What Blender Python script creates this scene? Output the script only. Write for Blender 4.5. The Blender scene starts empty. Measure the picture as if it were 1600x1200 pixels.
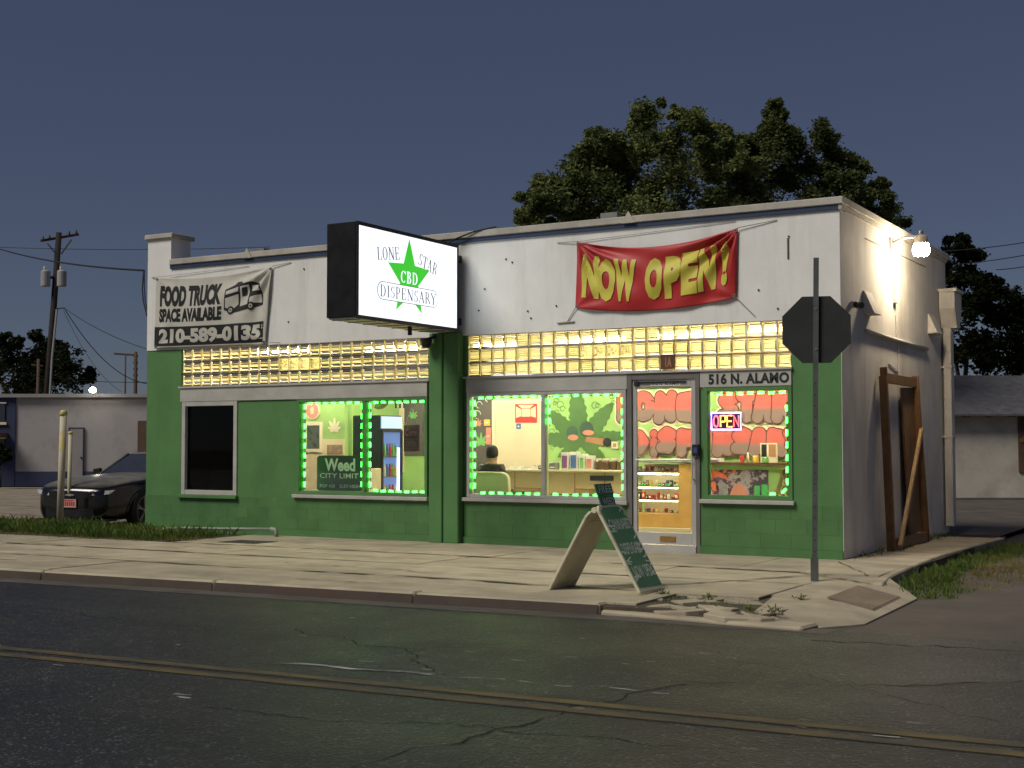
import bpy, bmesh, math, random
from mathutils import Vector, Matrix
R = math.radians
random.seed(7)
scene = bpy.context.scene
COL = scene.collection

# ------------------------------------------------------------------ camera
CAM = Vector((16.39, -16.236, 1.3935)); YAW = 0.5247; PITCH = 0.0453; FPX = 2102.9
cd = bpy.data.cameras.new('camera'); cam = bpy.data.objects.new('camera', cd); COL.objects.link(cam)
cam.location = CAM; cam.rotation_euler = (math.pi/2 + PITCH, 0.0007, YAW)
cd.sensor_width = 36; cd.lens = FPX/1600*36; cd.clip_end = 2000; cd.clip_start = .1
scene.camera = cam
# ------------------------------------------------------------------ dusk sky, and a sun lamp for the street glow
SUN_EL, SUN_AZ = 48, 27        # the light comes from the street side, a little from the left
sd = Vector((-math.sin(R(SUN_AZ))*math.cos(R(SUN_EL)), -math.cos(R(SUN_AZ))*math.cos(R(SUN_EL)), math.sin(R(SUN_EL))))
world = bpy.data.worlds.new('World'); scene.world = world; world.use_nodes = True
wt = world.node_tree; wt.nodes.clear()
wo = wt.nodes.new('ShaderNodeOutputWorld'); wb = wt.nodes.new('ShaderNodeBackground')
sk = wt.nodes.new('ShaderNodeTexSky'); sk.sky_type = 'NISHITA'; sk.sun_disc = False
sk.sun_elevation = R(SUN_EL); sk.sun_rotation = math.atan2(sd.x, sd.y)
sk.air_density = 1.0; sk.dust_density = 0.3; sk.ozone_density = 2.5; sk.altitude = 1500
hs = wt.nodes.new('ShaderNodeHueSaturation'); hs.inputs['Saturation'].default_value = 0.85; hs.inputs['Hue'].default_value = .51
wt.links.new(sk.outputs[0], hs.inputs['Color'])
mx = wt.nodes.new('ShaderNodeMix'); mx.data_type = 'RGBA'; mx.inputs[0].default_value = .62; mx.inputs[7].default_value = (.86, 1.12, 2.22, 1)   # even dusk haze over the gradient
wt.links.new(hs.outputs[0], mx.inputs[6]); wt.links.new(mx.outputs[2], wb.inputs['Color'])
wb.inputs['Strength'].default_value = 0.041
wt.links.new(wb.outputs[0], wo.inputs[0])
sl = bpy.data.lights.new('sun', 'SUN'); sl.energy = 2.7; sl.angle = R(24); sl.color = (1, .935, .82)  # sun lamp stands in for the unseen street lamps
so = bpy.data.objects.new('sun', sl); COL.objects.link(so); so.rotation_euler = (-sd).to_track_quat('-Z', 'Y').to_euler()
so.location = (0, -20, 30)
scene.view_settings.view_transform = 'Standard'; scene.view_settings.look = 'None'
scene.view_settings.exposure = 0; scene.view_settings.gamma = 1
scene.render.engine = 'CYCLES'

# ------------------------------------------------------------------ helpers: materials
MATS = {}
def _pos(nt): return nt.nodes.new('ShaderNodeNewGeometry').outputs['Position']
def _noise(nt, vec, scale, detail=4, rough=.55):
    n = nt.nodes.new('ShaderNodeTexNoise'); n.inputs['Scale'].default_value = scale
    n.inputs['Detail'].default_value = detail; n.inputs['Roughness'].default_value = rough
    if vec is not None: nt.links.new(vec, n.inputs['Vector'])
    return n.outputs['Fac']
def _ramp(nt, fac, a, b, lo=0., hi=1.):
    m = nt.nodes.new('ShaderNodeMapRange'); m.inputs[1].default_value = a; m.inputs[2].default_value = b
    m.inputs[3].default_value = lo; m.inputs[4].default_value = hi; nt.links.new(fac, m.inputs[0]); return m.outputs[0]
def _mix(nt, fac, c1, c2, mode='MIX'):
    m = nt.nodes.new('ShaderNodeMix'); m.data_type = 'RGBA'; m.blend_type = mode
    for s, v in ((m.inputs[0], fac), (m.inputs[6], c1), (m.inputs[7], c2)):
        if isinstance(v, (int, float)): s.default_value = v
        elif isinstance(v, tuple): s.default_value = (*v[:3], 1)
        else: nt.links.new(v, s)
    return m.outputs[2]
def mat(name, col, rough=.7, var=.18, scale=5., fine=60., bump=.15, metal=0., spec=.4, stain=None, stain_amt=.5,
        stain_scale=(1.2, 1.2, 1.2), rnd=0., bdist=.01, thr=(.5, .68)):
    if name in MATS: return MATS[name]
    m = bpy.data.materials.new(name); m.use_nodes = True; nt = m.node_tree; b = nt.nodes['Principled BSDF']
    b.inputs['Roughness'].default_value = rough; b.inputs['Metallic'].default_value = metal
    b.inputs['Specular IOR Level'].default_value = spec
    p = _pos(nt)
    n1 = _noise(nt, p, scale, 5)
    c = _mix(nt, _ramp(nt, n1, .3, .7), tuple(max(0, x*(1-var)) for x in col), tuple(min(1, x*(1+var)) for x in col))
    n2 = _noise(nt, p, fine, 3)
    c = _mix(nt, var*.6, c, _mix(nt, _ramp(nt, n2, .3, .7), tuple(x*.55 for x in col), tuple(min(1, x*1.4) for x in col)))
    if stain:
        mp = nt.nodes.new('ShaderNodeMapping'); mp.inputs['Scale'].default_value = stain_scale; nt.links.new(p, mp.inputs[0])
        n3 = _noise(nt, mp.outputs[0], 1.0, 8, .65)
        c = _mix(nt, _ramp(nt, n3, thr[0], thr[1], 0, stain_amt), c, stain)
    if rnd:
        oi = nt.nodes.new('ShaderNodeObjectInfo')
        c = _mix(nt, 1.0, c, _mix(nt, oi.outputs['Random'], (1-rnd,)*3, (1,)*3), 'MULTIPLY')
    nt.links.new(c, b.inputs['Base Color'])
    if bump:
        bp = nt.nodes.new('ShaderNodeBump'); bp.inputs['Strength'].default_value = bump; bp.inputs['Distance'].default_value = bdist
        nt.links.new(n2, bp.inputs['Height']); nt.links.new(bp.outputs[0], b.inputs['Normal'])
    rr = _ramp(nt, n1, .25, .75, max(.03, rough-.1), min(1, rough+.1)); nt.links.new(rr, b.inputs['Roughness'])
    MATS[name] = m; return m
def emit(name, col, strength):
    if name in MATS: return MATS[name]
    m = bpy.data.materials.new(name); m.use_nodes = True; nt = m.node_tree; b = nt.nodes['Principled BSDF']
    b.inputs['Base Color'].default_value = (*[x*.5 for x in col], 1); b.inputs['Emission Color'].default_value = (*col, 1)
    b.inputs['Emission Strength'].default_value = strength; b.inputs['Roughness'].default_value = .35
    MATS[name] = m; return m
def glass(name, tint=(.95, .97, .96), ior=1.45, rough=.02):
    if name in MATS: return MATS[name]
    m = bpy.data.materials.new(name); m.use_nodes = True; nt = m.node_tree; nt.nodes.clear()
    o = nt.nodes.new('ShaderNodeOutputMaterial'); t = nt.nodes.new('ShaderNodeBsdfTransparent'); g = nt.nodes.new('ShaderNodeBsdfGlossy')
    t.inputs[0].default_value = (*tint, 1); g.inputs['Roughness'].default_value = rough; g.inputs[0].default_value = (1, 1, 1, 1)
    lw = nt.nodes.new('ShaderNodeFresnel'); lw.inputs[0].default_value = ior
    x = nt.nodes.new('ShaderNodeMixShader'); nt.links.new(lw.outputs[0], x.inputs[0]); nt.links.new(t.outputs[0], x.inputs[1]); nt.links.new(g.outputs[0], x.inputs[2])
    nt.links.new(x.outputs[0], o.inputs[0]); MATS[name] = m; return m

# ------------------------------------------------------------------ helpers: objects
def tag(o, label=None, cat=None, group=None, kind=None):
    if label: o['label'] = label
    if cat: o['category'] = cat
    if group: o['group'] = group
    if kind: o['kind'] = kind
    return o
def empty(name, loc=(0, 0, 0), rz=0, label=None, cat=None, group=None, kind=None):
    o = bpy.data.objects.new(name, None); COL.objects.link(o); o.location = loc; o.rotation_euler = (0, 0, rz)
    o.empty_display_size = .2
    return tag(o, label, cat, group, kind)
def world_matrix(o):
    m = Matrix.LocRotScale(o.location, o.rotation_euler, o.scale)
    return world_matrix(o.parent) @ m if o.parent else m
class MB:
    def __init__(s): s.v = []; s.f = []; s.mi = []
    def quad(s, *p):
        n = len(s.v); s.v += [tuple(q) for q in p]; s.f.append(tuple(range(n, n+len(p)))); return s
    def box(s, x0, x1, y0, y1, z0, z1):
        n = len(s.v)
        s.v += [(x, y, z) for z in (z0, z1) for x, y in ((x0, y0), (x1, y0), (x1, y1), (x0, y1))]
        s.f += [tuple(n+i for i in f) for f in ((0, 3, 2, 1), (4, 5, 6, 7), (0, 1, 5, 4), (1, 2, 6, 5), (2, 3, 7, 6), (3, 0, 4, 7))]
        return s
    def bar(s, a, b, w, h=None, up=(0, 0, 1)):
        a = Vector(a); b = Vector(b); h = h or w; d = (b-a).normalized(); u = Vector(up)
        if abs(d.dot(u)) > .98: u = Vector((1, 0, 0))
        r = d.cross(u).normalized(); u = r.cross(d)
        n = len(s.v)
        for p in (a, b): s.v += [tuple(p+r*(sx*w/2)+u*(sz*h/2)) for sx, sz in ((-1, -1), (1, -1), (1, 1), (-1, 1))]
        s.f += [tuple(n+i for i in f) for f in ((3, 2, 1, 0), (4, 5, 6, 7), (0, 1, 5, 4), (1, 2, 6, 5), (2, 3, 7, 6), (3, 0, 4, 7))]
        return s
    def tube(s, pts, r, seg=8, r2=None, cap=True):
        pts = [Vector(p) for p in pts]; n0 = len(s.v); N = len(pts)
        for i, p in enumerate(pts):
            d = (pts[min(i+1, N-1)]-pts[max(i-1, 0)]).normalized(); u = Vector((0, 0, 1))
            if abs(d.dot(u)) > .95: u = Vector((1, 0, 0))
            a = d.cross(u).normalized(); b = a.cross(d)
            rr = r if r2 is None else r+(r2-r)*i/(N-1)
            s.v += [tuple(p+(a*math.cos(t)+b*math.sin(t))*rr) for t in (2*math.pi*k/seg for k in range(seg))]
        for i in range(N-1):
            for k in range(seg):
                s.f.append((n0+i*seg+k, n0+i*seg+(k+1) % seg, n0+(i+1)*seg+(k+1) % seg, n0+(i+1)*seg+k))
        if cap: s.f.append(tuple(n0+k for k in reversed(range(seg)))); s.f.append(tuple(n0+(N-1)*seg+k for k in range(seg)))
        return s
    def lathe(s, prof, c=(0, 0, 0), seg=16, axis='z', cap=True):
        n0 = len(s.v)
        for r, h in prof:
            for k in range(seg):
                t = 2*math.pi*k/seg; a, b = r*math.cos(t), r*math.sin(t)
                q = (a, b, h) if axis == 'z' else ((a, h, b) if axis == 'y' else (h, a, b))
                s.v.append((c[0]+q[0], c[1]+q[1], c[2]+q[2]))
        for i in range(len(prof)-1):
            for k in range(seg): s.f.append((n0+i*seg+k, n0+i*seg+(k+1) % seg, n0+(i+1)*seg+(k+1) % seg, n0+(i+1)*seg+k))
        if cap: s.f.append(tuple(n0+k for k in reversed(range(seg)))); s.f.append(tuple(n0+(len(prof)-1)*seg+k for k in range(seg)))
        return s
    def prism(s, pts, O, U, V, N, t):
        O, U, V, N = map(Vector, (O, U, V, N)); n = len(s.v); k = len(pts)
        s.v += [tuple(O+U*a+V*b) for a, b in pts] + [tuple(O+U*a+V*b+N*t) for a, b in pts]
        s.f.append(tuple(range(n+k-1, n-1, -1))); s.f.append(tuple(range(n+k, n+2*k)))
        s.f += [(n+i, n+(i+1) % k, n+k+(i+1) % k, n+k+i) for i in range(k)]
        return s
    def build(s, name, m, parent=None, smooth=False, bevel=0, local=False, flip=False):
        me = bpy.data.meshes.new(name); vs = s.v
        if parent is not None and not local:
            inv = world_matrix(parent).inverted(); vs = [inv @ Vector(v) for v in vs]
        me.from_pydata([tuple(v) for v in vs], [], s.f); me.update()
        bm = bmesh.new(); bm.from_mesh(me); bmesh.ops.recalc_face_normals(bm, faces=bm.faces)
        if bevel: bmesh.ops.bevel(bm, geom=[e for e in bm.edges if len(e.link_faces) == 2 and e.calc_face_angle(0) > .5], offset=bevel, segments=2 if bevel > .02 else 1, affect='EDGES', profile=.6)
        bm.to_mesh(me); bm.free()
        if smooth:
            for p in me.polygons: p.use_smooth = True
        o = bpy.data.objects.new(name, me); COL.objects.link(o); o.parent = parent
        if isinstance(m, str): m = MATS[m]
        me.materials.append(m); return o
def link_copy(src, parent, loc, rot=None, scl=None, name=None):
    o = bpy.data.objects.new(name or src.name.split('.')[0], src.data); COL.objects.link(o); o.parent = parent
    inv = world_matrix(parent).inverted() if parent else Matrix()
    o.location = inv @ Vector(loc)
    if rot: o.rotation_euler = rot
    if scl: o.scale = scl
    return o
# text: built-in font, turned to mesh, fitted to a box in a frame (O + a U + b V)
def text_verts(s, bold=0., spacing=1., shear=0., cuts=0):
    c = bpy.data.curves.new('t', 'FONT'); c.body = s; c.offset = bold; c.space_character = spacing; c.shear = shear
    c.resolution_u = 3; c.fill_mode = 'FRONT'
    o = bpy.data.objects.new('t', c); COL.objects.link(o)
    me = bpy.data.meshes.new_from_object(o.evaluated_get(bpy.context.evaluated_depsgraph_get()))
    vs = [Vector(v.co) for v in me.vertices]; fs = [tuple(p.vertices) for p in me.polygons]
    bpy.data.objects.remove(o); bpy.data.curves.remove(c); bpy.data.meshes.remove(me)
    return vs, fs
def text(name, s, m, parent, box, O=(0, 0, 0), U=(1, 0, 0), V=(0, 0, 1), N=(0, -1, 0), lift=.004, thick=.0, bold=0., spacing=1., shear=0., warp=None, cut=0, rot=0):
    vs, fs = text_verts(s, bold, spacing, shear)
    x0, x1 = min(v.x for v in vs), max(v.x for v in vs); y0, y1 = min(v.y for v in vs), max(v.y for v in vs)
    a0, a1, b0, b1 = box
    me = bpy.data.meshes.new(name)
    me.from_pydata([(a0+(v.x-x0)/(x1-x0)*(a1-a0), b0+(v.y-y0)/(y1-y0)*(b1-b0), 0) for v in vs], [], fs)
    bm = bmesh.new(); bm.from_mesh(me); bmesh.ops.remove_doubles(bm, verts=bm.verts, dist=1e-5)
    if cut:
        k = math.ceil((a1-a0)/cut)
        for i in range(1, k): bmesh.ops.bisect_plane(bm, geom=bm.verts[:]+bm.edges[:]+bm.faces[:], plane_co=(a0+(a1-a0)*i/k, 0, 0), plane_no=(1, 0, 0))
        k = math.ceil((b1-b0)/cut)
        for i in range(1, k): bmesh.ops.bisect_plane(bm, geom=bm.verts[:]+bm.edges[:]+bm.faces[:], plane_co=(0, b0+(b1-b0)*i/k, 0), plane_no=(0, 1, 0))
    if thick:
        r = bmesh.ops.extrude_face_region(bm, geom=bm.faces[:])
        for e in r['geom']:
            if isinstance(e, bmesh.types.BMVert): e.co.z += thick
    O, U, V, N = map(Vector, (O, U, V, N))
    ca, sa = math.cos(rot), math.sin(rot); ma, mb_ = (a0+a1)/2, (b0+b1)/2
    inv = world_matrix(parent).inverted() if parent else Matrix()
    for v in bm.verts:
        a, b, z = v.co
        if rot: da, db = a-ma, b-mb_; a, b = ma+da*ca-db*sa, mb_+da*sa+db*ca
        w = warp(a, b) if warp else O+U*a+V*b
        v.co = inv @ (w+N*(lift+z))
    bm.to_mesh(me); bm.free()
    o = bpy.data.objects.new(name, me); COL.objects.link(o); o.parent = parent
    me.materials.append(MATS[m] if isinstance(m, str) else m); return o
def flat(name, pts, m, parent, O=(0, 0, 0), U=(1, 0, 0), V=(0, 0, 1), N=(0, -1, 0), t=.004):
    return MB().prism(pts, O, U, V, N, t).build(name, m, parent)
def circle(cx, cz, r, n=20, rz=None): return [(cx+r*math.cos(2*math.pi*k/n), cz+(rz or r)*math.sin(2*math.pi*k/n)) for k in range(n)]
def leaf7(cx, cz, s, n=7, spread=1.9, teeth=4):
    """a seven fingered serrated leaf outline"""
    pts = [(cx+s*.05, cz-s*.35)]
    for i in range(n):
        a = math.pi/2 - spread + 2*spread*i/(n-1) if n > 1 else math.pi/2
        a = math.pi/2 + spread - 2*spread*i/(n-1)
        L = s*(1-.55*abs((i-(n-1)/2)/((n-1)/2))**1.5); w = s*.105
        d = (math.cos(a), math.sin(a)); q = (-d[1], d[0])
        up, dn = [], []
        for k in range(teeth+1):
            t = k/teeth; hw = w*math.sin(math.pi*min(1, .12+t*.88))**.8 if k < teeth else 0
            for tt, ww in ((t, hw), (min(1, t+.1), hw*.72)):
                up.append((cx+d[0]*L*(.12+.88*tt)+q[0]*ww, cz+d[1]*L*(.12+.88*tt)+q[1]*ww))
                dn.append((cx+d[0]*L*(.12+.88*tt)-q[0]*ww, cz+d[1]*L*(.12+.88*tt)-q[1]*ww))
        pts += up+dn[::-1][1:]
    pts.append((cx-s*.05, cz-s*.35))
    return pts
def leaf_parts(mb, cx, cz, s, O, U, V, N, t, n=7, spread=1.9):
    for i in range(n):
        a = math.pi/2 + spread - 2*spread*i/(n-1)
        L = s*(1-.55*abs((i-(n-1)/2)/((n-1)/2))**1.5); w = s*.12
        d = (math.cos(a), math.sin(a)); q = (-d[1], d[0]); K = 7; up, dn = [], []
        for k in range(K+1):
            tt = k/K; hw = w*math.sin(math.pi*min(1, (.1+.9*tt)))**.75+.002; j = .8 if k % 2 else 1.12
            up.append((cx+d[0]*L*tt+q[0]*hw*j, cz+d[1]*L*tt+q[1]*hw*j)); dn.append((cx+d[0]*L*tt-q[0]*hw*j, cz+d[1]*L*tt-q[1]*hw*j))
        mb.prism(up+dn[::-1], Vector(O)+Vector(N)*(i*.0006), U, V, N, t)
def at(px, depth, z=0.):           # a spot on the ground, so far in front of the photographer
    rx, ry = math.cos(YAW), math.sin(YAW); s = (px-800)/FPX*depth
    return Vector((CAM.x-ry*depth+rx*s, CAM.y+rx*depth+ry*s, z))
def hz(py, depth): return CAM.z+depth*(695.2-py)/FPX

# ------------------------------------------------------------------ materials
def asphalt(name, base, stone, rough):
    m = mat(name, base, rough, .35, .9, 40, .9, spec=.4, stain=tuple(q*.45 for q in base), stain_amt=.75, stain_scale=(.16, 1.1, 1), bdist=.02, thr=(.45, .68)); nt = m.node_tree; b = nt.nodes['Principled BSDF']
    src = b.inputs['Base Color'].links[0].from_socket
    v = nt.nodes.new('ShaderNodeTexVoronoi'); v.inputs['Scale'].default_value = 34; nt.links.new(_pos(nt), v.inputs['Vector'])
    n = _noise(nt, _pos(nt), 9, 5, .75); mu = nt.nodes.new('ShaderNodeMath'); mu.operation = 'MULTIPLY'
    nt.links.new(_ramp(nt, v.outputs['Distance'], .36, .18), mu.inputs[0]); nt.links.new(_ramp(nt, n, .42, .62), mu.inputs[1])
    nt.links.new(_mix(nt, mu.outputs[0], src, stone), b.inputs['Base Color']); return m
asphalt('asphalt', (.021, .021, .020), (.16, .155, .142), .5)
mat('lot', (.24, .205, .15), .85, .3, 1.5, 80, .4, stain=(.12, .10, .075), stain_amt=.6, stain_scale=(.4, .9, 1))
mat('drive', (.085, .072, .06), .85, .35, 2, 90, .5, stain=(.14, .11, .08), stain_amt=.5, stain_scale=(.7, .7, 1))
mat('concrete', (.41, .355, .255), .85, .2, 2.5, 90, .35, stain=(.15, .128, .09), stain_amt=.6, stain_scale=(.7, 2.0, 1), rnd=.14, thr=(.46, .74))
mat('curb_shade_paint', (.06, .045, .034), .85, .3, 4, 70, .4, stain=(.075, .04, .026), stain_amt=.6, stain_scale=(.8, 1, 3))  # dark base paints in the kerb's shade; the reddish stain is worn paint
mat('dirt', (.075, .06, .04), .95, .4, 3, 40, .6, stain=(.03, .035, .015), stain_amt=.6)
mat('crack', (.012, .011, .01), .95, .3, 8, 60, 0)
mat('yellow_paint', (.115, .085, .03), .75, .3, 5, 90, .4, stain=(.04, .038, .034), stain_amt=.85, stain_scale=(1.6, 5, 1), thr=(.38, .62))
mat('white_paint_worn', (.30, .31, .30), .75, .3, 5, 90, .3, stain=(.04, .04, .038), stain_amt=.9, stain_scale=(4, 9, 1), thr=(.42, .6))
mat('wall_white', (.71, .71, .69), .8, .07, 1.6, 45, .25, stain=(.48, .46, .42), stain_amt=.5, stain_scale=(2.6, 2.6, .35), thr=(.5, .72))
mat('side_white', (.60, .57, .53), .85, .10, 2.2, 40, .35, stain=(.30, .26, .22), stain_amt=.5, stain_scale=(2.5, 2.5, .45))
mat('wall_green', (.078, .195, .062), .62, .12, 2.0, 50, .25, stain=(.052, .135, .042), stain_amt=.5, stain_scale=(1.3, 1.3, .6))
mat('block_green', (.074, .185, .058), .62, .14, 3.0, 60, .35, stain=(.048, .12, .036), stain_amt=.5, stain_scale=(1.3, 1.3, .8), rnd=.12)
mat('trim', (.40, .39, .36), .7, .12, 3, 60, .2, stain=(.24, .22, .19), stain_amt=.4, stain_scale=(1, 1, 3))
mat('cap', (.42, .39, .34), .75, .15, 3, 50, .25, stain=(.22, .2, .17), stain_amt=.5)
mat('blue_stripe', (.018, .036, .085), .6, .15, 3, 60, .15)
mat('alu', (.48, .47, .45), .4, .08, 4, 80, .05, metal=.35)
mat('alu_dark', (.16, .15, .14), .5, .1, 4, 80, .05, metal=.3)
mat('black', (.012, .012, .013), .45, .25, 6, 90, .1)
mat('black_sign', (.006, .006, .007), .5, .25, 6, 90, .05, spec=.25)
mat('rubber', (.015, .015, .015), .8, .3, 6, 90, .2)
mat('mortar', (.40, .35, .22), .9, .15, 8, 90, .3)
mat('wood', (.22, .115, .045), .7, .25, 6, 50, .3, stain=(.10, .05, .02), stain_amt=.6, stain_scale=(12, 12, 1.2))
mat('wood_pale', (.48, .31, .14), .7, .2, 6, 50, .3, stain=(.3, .18, .07), stain_amt=.5, stain_scale=(9, 9, 1.5))
mat('orange_wood', (.62, .36, .10), .5, .12, 4, 60, .1)
mat('galv', (.20, .20, .19), .55, .2, 6, 80, .1, metal=.5)
mat('galv_dark', (.075, .078, .075), .6, .2, 6, 80, .1, metal=.3)
mat('cream', (.62, .54, .38), .7, .06, 2, 60, .1)
mat('cream2', (.66, .60, .46), .6, .05, 2, 60, .05)
mat('mural_green', (.27, .46, .15), .75, .16, 2.5, 60, .15)
mat('mural_dark', (.058, .135, .036), .75, .15, 5, 60, .1)
mat('chalk_wall', (.075, .068, .062), .8, .25, 3, 60, .1)
mat('leaf_bright', (.16, .42, .12), .7, .1, 5, 60, .05)
mat('mural_cream', (.72, .62, .42), .75, .06, 3, 60, .05)
mat('mural_line', (.07, .022, .018), .75, .2, 5, 60, .05)
mat('tan', (.34, .17, .085), .7, .15, 5, 60, .1)
mat('pink', (.55, .22, .17), .7, .1, 5, 60, .05)
mat('red', (.45, .03, .03), .6, .12, 5, 60, .05)
mat('navy', (.012, .013, .022), .8, .2, 8, 60, .3)
mat('skin', (.42, .24, .16), .55, .1, 8, 60, .1)
mat('hair', (.012, .010, .009), .7, .3, 30, 90, .4)
mat('white', (.72, .71, .68), .6, .05, 3, 60, .05)
mat('purple', (.20, .08, .22), .5, .2, 12, 60, .05)
mat('blue_card', (.06, .12, .35), .5, .2, 12, 60, .05)
mat('yellow_card', (.68, .45, .08), .5, .15, 8, 60, .05)
mat('brown_sign', (.10, .045, .02), .6, .2, 6, 60, .1)
mat('floor', (.30, .24, .17), .5, .15, 2, 60, .1)
mat('road_sign_green', (.012, .06, .032), .45, .15, 3, 60, .05)
mat('banner_white', (.50, .485, .43), .65, .08, 2.5, 60, .1, stain=(.34, .31, .25), stain_amt=.4, stain_scale=(2, 2, 1))
mat('banner_red', (.40, .022, .024), .5, .12, 3, 60, .1)
mat('banner_yellow', (.56, .50, .07), .55, .12, 4, 60, .05)
mat('rope', (.33, .31, .27), .9, .2, 20, 90, .2)
mat('wire', (.010, .010, .012), .7, .2, 5, 60, 0)
mat('pole_wood', (.022, .017, .014), .9, .35, 3, 40, .5)
mat('pole_wood2', (.09, .055, .04), .9, .3, 3, 40, .4)
mat('bark', (.05, .038, .028), .95, .35, 6, 30, .8)
mat('bollard_yellow', (.50, .40, .13), .7, .15, 4, 60, .25, stain=(.50, .46, .36), stain_amt=.95, stain_scale=(5, 5, 2.2), thr=(.44, .5))
mat('far_wall', (.33, .31, .315), .9, .08, 1.2, 40, .2, stain=(.14, .13, .135), stain_amt=.4)
mat('far_white', (.50, .46, .39), .9, .1, 2, 30, .6, stain=(.26, .24, .2), stain_amt=.5)
mat('far_blue', (.030, .038, .085), .85, .2, 2, 40, .1)
mat('roof_grey', (.10, .10, .105), .9, .2, 3, 40, .3)
mat('pvc', (.26, .30, .24), .5, .15, 3, 60, .1)
mat('transformer', (.30, .30, .30), .6, .12, 5, 60, .05)
mat('sandwich_green', (.035, .17, .075), .5, .15, 4, 60, .08, stain=(.07, .24, .13), stain_amt=.5, stain_scale=(6, 6, 9))
mat('sandwich_back', (.60, .55, .40), .6, .12, 4, 60, .1, stain=(.2, .18, .12), stain_amt=.6, stain_scale=(4, 4, 6))
mat('chalk', (.62, .68, .56), .9, .25, 30, 90, 0)
mat('plate', (.55, .33, .28), .5, .1, 6, 60, .02)
mat('paint_black', (.010, .011, .012), .6, .2, 6, 60, .05)
mat('address_black', (.012, .02, .018), .6, .2, 6, 60, .05)
GL = glass('window_glass')
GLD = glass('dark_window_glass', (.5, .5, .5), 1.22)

# ------------------------------------------------------------------ ground, road, pavement
W, D, H = 11.649, 5.81, 4.44
def cy(x): return -5.58+.05*(x-10)          # the kerb runs at a small angle to the shop front
ZR = -.09
g = MB().quad((-400, -300, -.30), (400, -300, -.30), (400, 500, -.30), (-400, 500, -.30)).build('ground', 'dirt'); tag(g, kind='structure')
rm = MB()
for x0, x1 in ((-140, 140),): rm.quad((x0, -45, ZR), (x1, -45, ZR), (x1, cy(x1)-.1, ZR), (x0, cy(x0)-.1, ZR))
road = rm.build('road', 'asphalt'); tag(road, kind='structure')
def ribbon(pts, w, z, jit=0, rnd=random.Random(3)):
    m = MB(); L = []; N = len(pts)
    for i, p in enumerate(pts):
        a = Vector(pts[max(0, i-1)]); b = Vector(pts[min(N-1, i+1)]); d = (b-a).normalized(); n = Vector((-d.y, d.x))
        ww = w*(1+rnd.uniform(-jit, jit)); L.append((p[0]+n.x*ww/2, p[1]+n.y*ww/2, z, p[0]-n.x*ww/2, p[1]-n.y*ww/2))
    for a, b in zip(L, L[1:]): m.quad((a[3], a[4], z), (b[3], b[4], z), (b[0], b[1], z), (a[0], a[1], z))
    return m
for off in (-9.42, -9.635):
    ribbon([(x, off+.05*(x-10)) for x in range(-60, 61, 4)], .115, ZR+.004).build('yellow_line', 'yellow_paint', road)
for x0, x1, w in ((10.4, 11.55, .05), (11.75, 12.05, .03), (12.15, 12.3, .025), (12.75, 12.95, .03), (13.05, 13.15, .03)):
    ribbon([(x, -9.02+.1*(x-10.4)+.03*math.sin(x*9)) for x in [x0+(x1-x0)*k/6 for k in range(7)]], w, ZR+.004).build('white_line', 'white_paint_worn', road)
def crackline(a, b, n, amp, w, seed, z=ZR+.003, parent=None):
    r = random.Random(seed); a = Vector(a); b = Vector(b); d = b-a; q = Vector((-d.y, d.x)).normalized(); pts = []; o = 0
    for i in range(n+1):
        o += r.uniform(-amp, amp)*1.5; o *= .82; p = a+d*(i/n)+q*o; pts.append((p.x, p.y))
    return ribbon(pts, w*.62, z, .85, r).build('crack', 'crack', parent or road)
crackline((12.55, -11.6), (13.02, -8.4), 26, .05, .022, 1)
crackline((13.0, -8.4), (13.9, -8.0), 12, .03, .012, 2)
crackline((13.9, -8.0), (15.2, -7.1), 22, .04, .018, 3)
crackline((9.4, -7.6), (10.9, -8.2), 20, .05, .014, 4)
crackline((10.9, -8.25), (11.35, -7.5), 12, .05, .013, 5)
crackline((10.9, -8.25), (11.6, -8.9), 12, .04, .016, 6)
crackline((11.0, -10.4), (14.0, -9.9), 40, .05, .014, 7)
crackline((6.0, -7.6), (8.9, -8.0), 36, .05, .01, 8)
crackline((8.2, -6.05), (13.3, -5.98), 50, .03, .016, 9)
crackline((13.2, -6.2), (16.5, -5.75), 44, .05, .05, 10)
crackline((12.6, -7.0), (15.0, -8.6), 26, .05, .010, 12)
rf_ = random.Random(77)
for k in range(40):
    x = rf_.uniform(8.5, 15.5); y = rf_.uniform(-10.6, -6.6); l_ = rf_.uniform(.04, .14)
    ribbon([(x, y), (x+l_*.5, y+rf_.uniform(-.01, .01)), (x+l_, y+rf_.uniform(-.02, .02))], rf_.uniform(.012, .03), ZR+.0035, .5, rf_).build('paint_fleck', 'white_paint_worn', road)
# old utility patch of smoother tar beside the kerb
MB().quad((-30, cy(-30)-.42, ZR+.003), (13.2, cy(13.2)-.40, ZR+.003), (13.2, cy(13.2)-.1, ZR+.003), (-30, cy(-30)-.1, ZR+.003)).build('gutter', mat('gutter', (.09, .08, .066), .85, .3, 2, 80, .4, stain=(.035, .03, .027), stain_amt=.7, stain_scale=(.8, 4, 1)), road)

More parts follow.
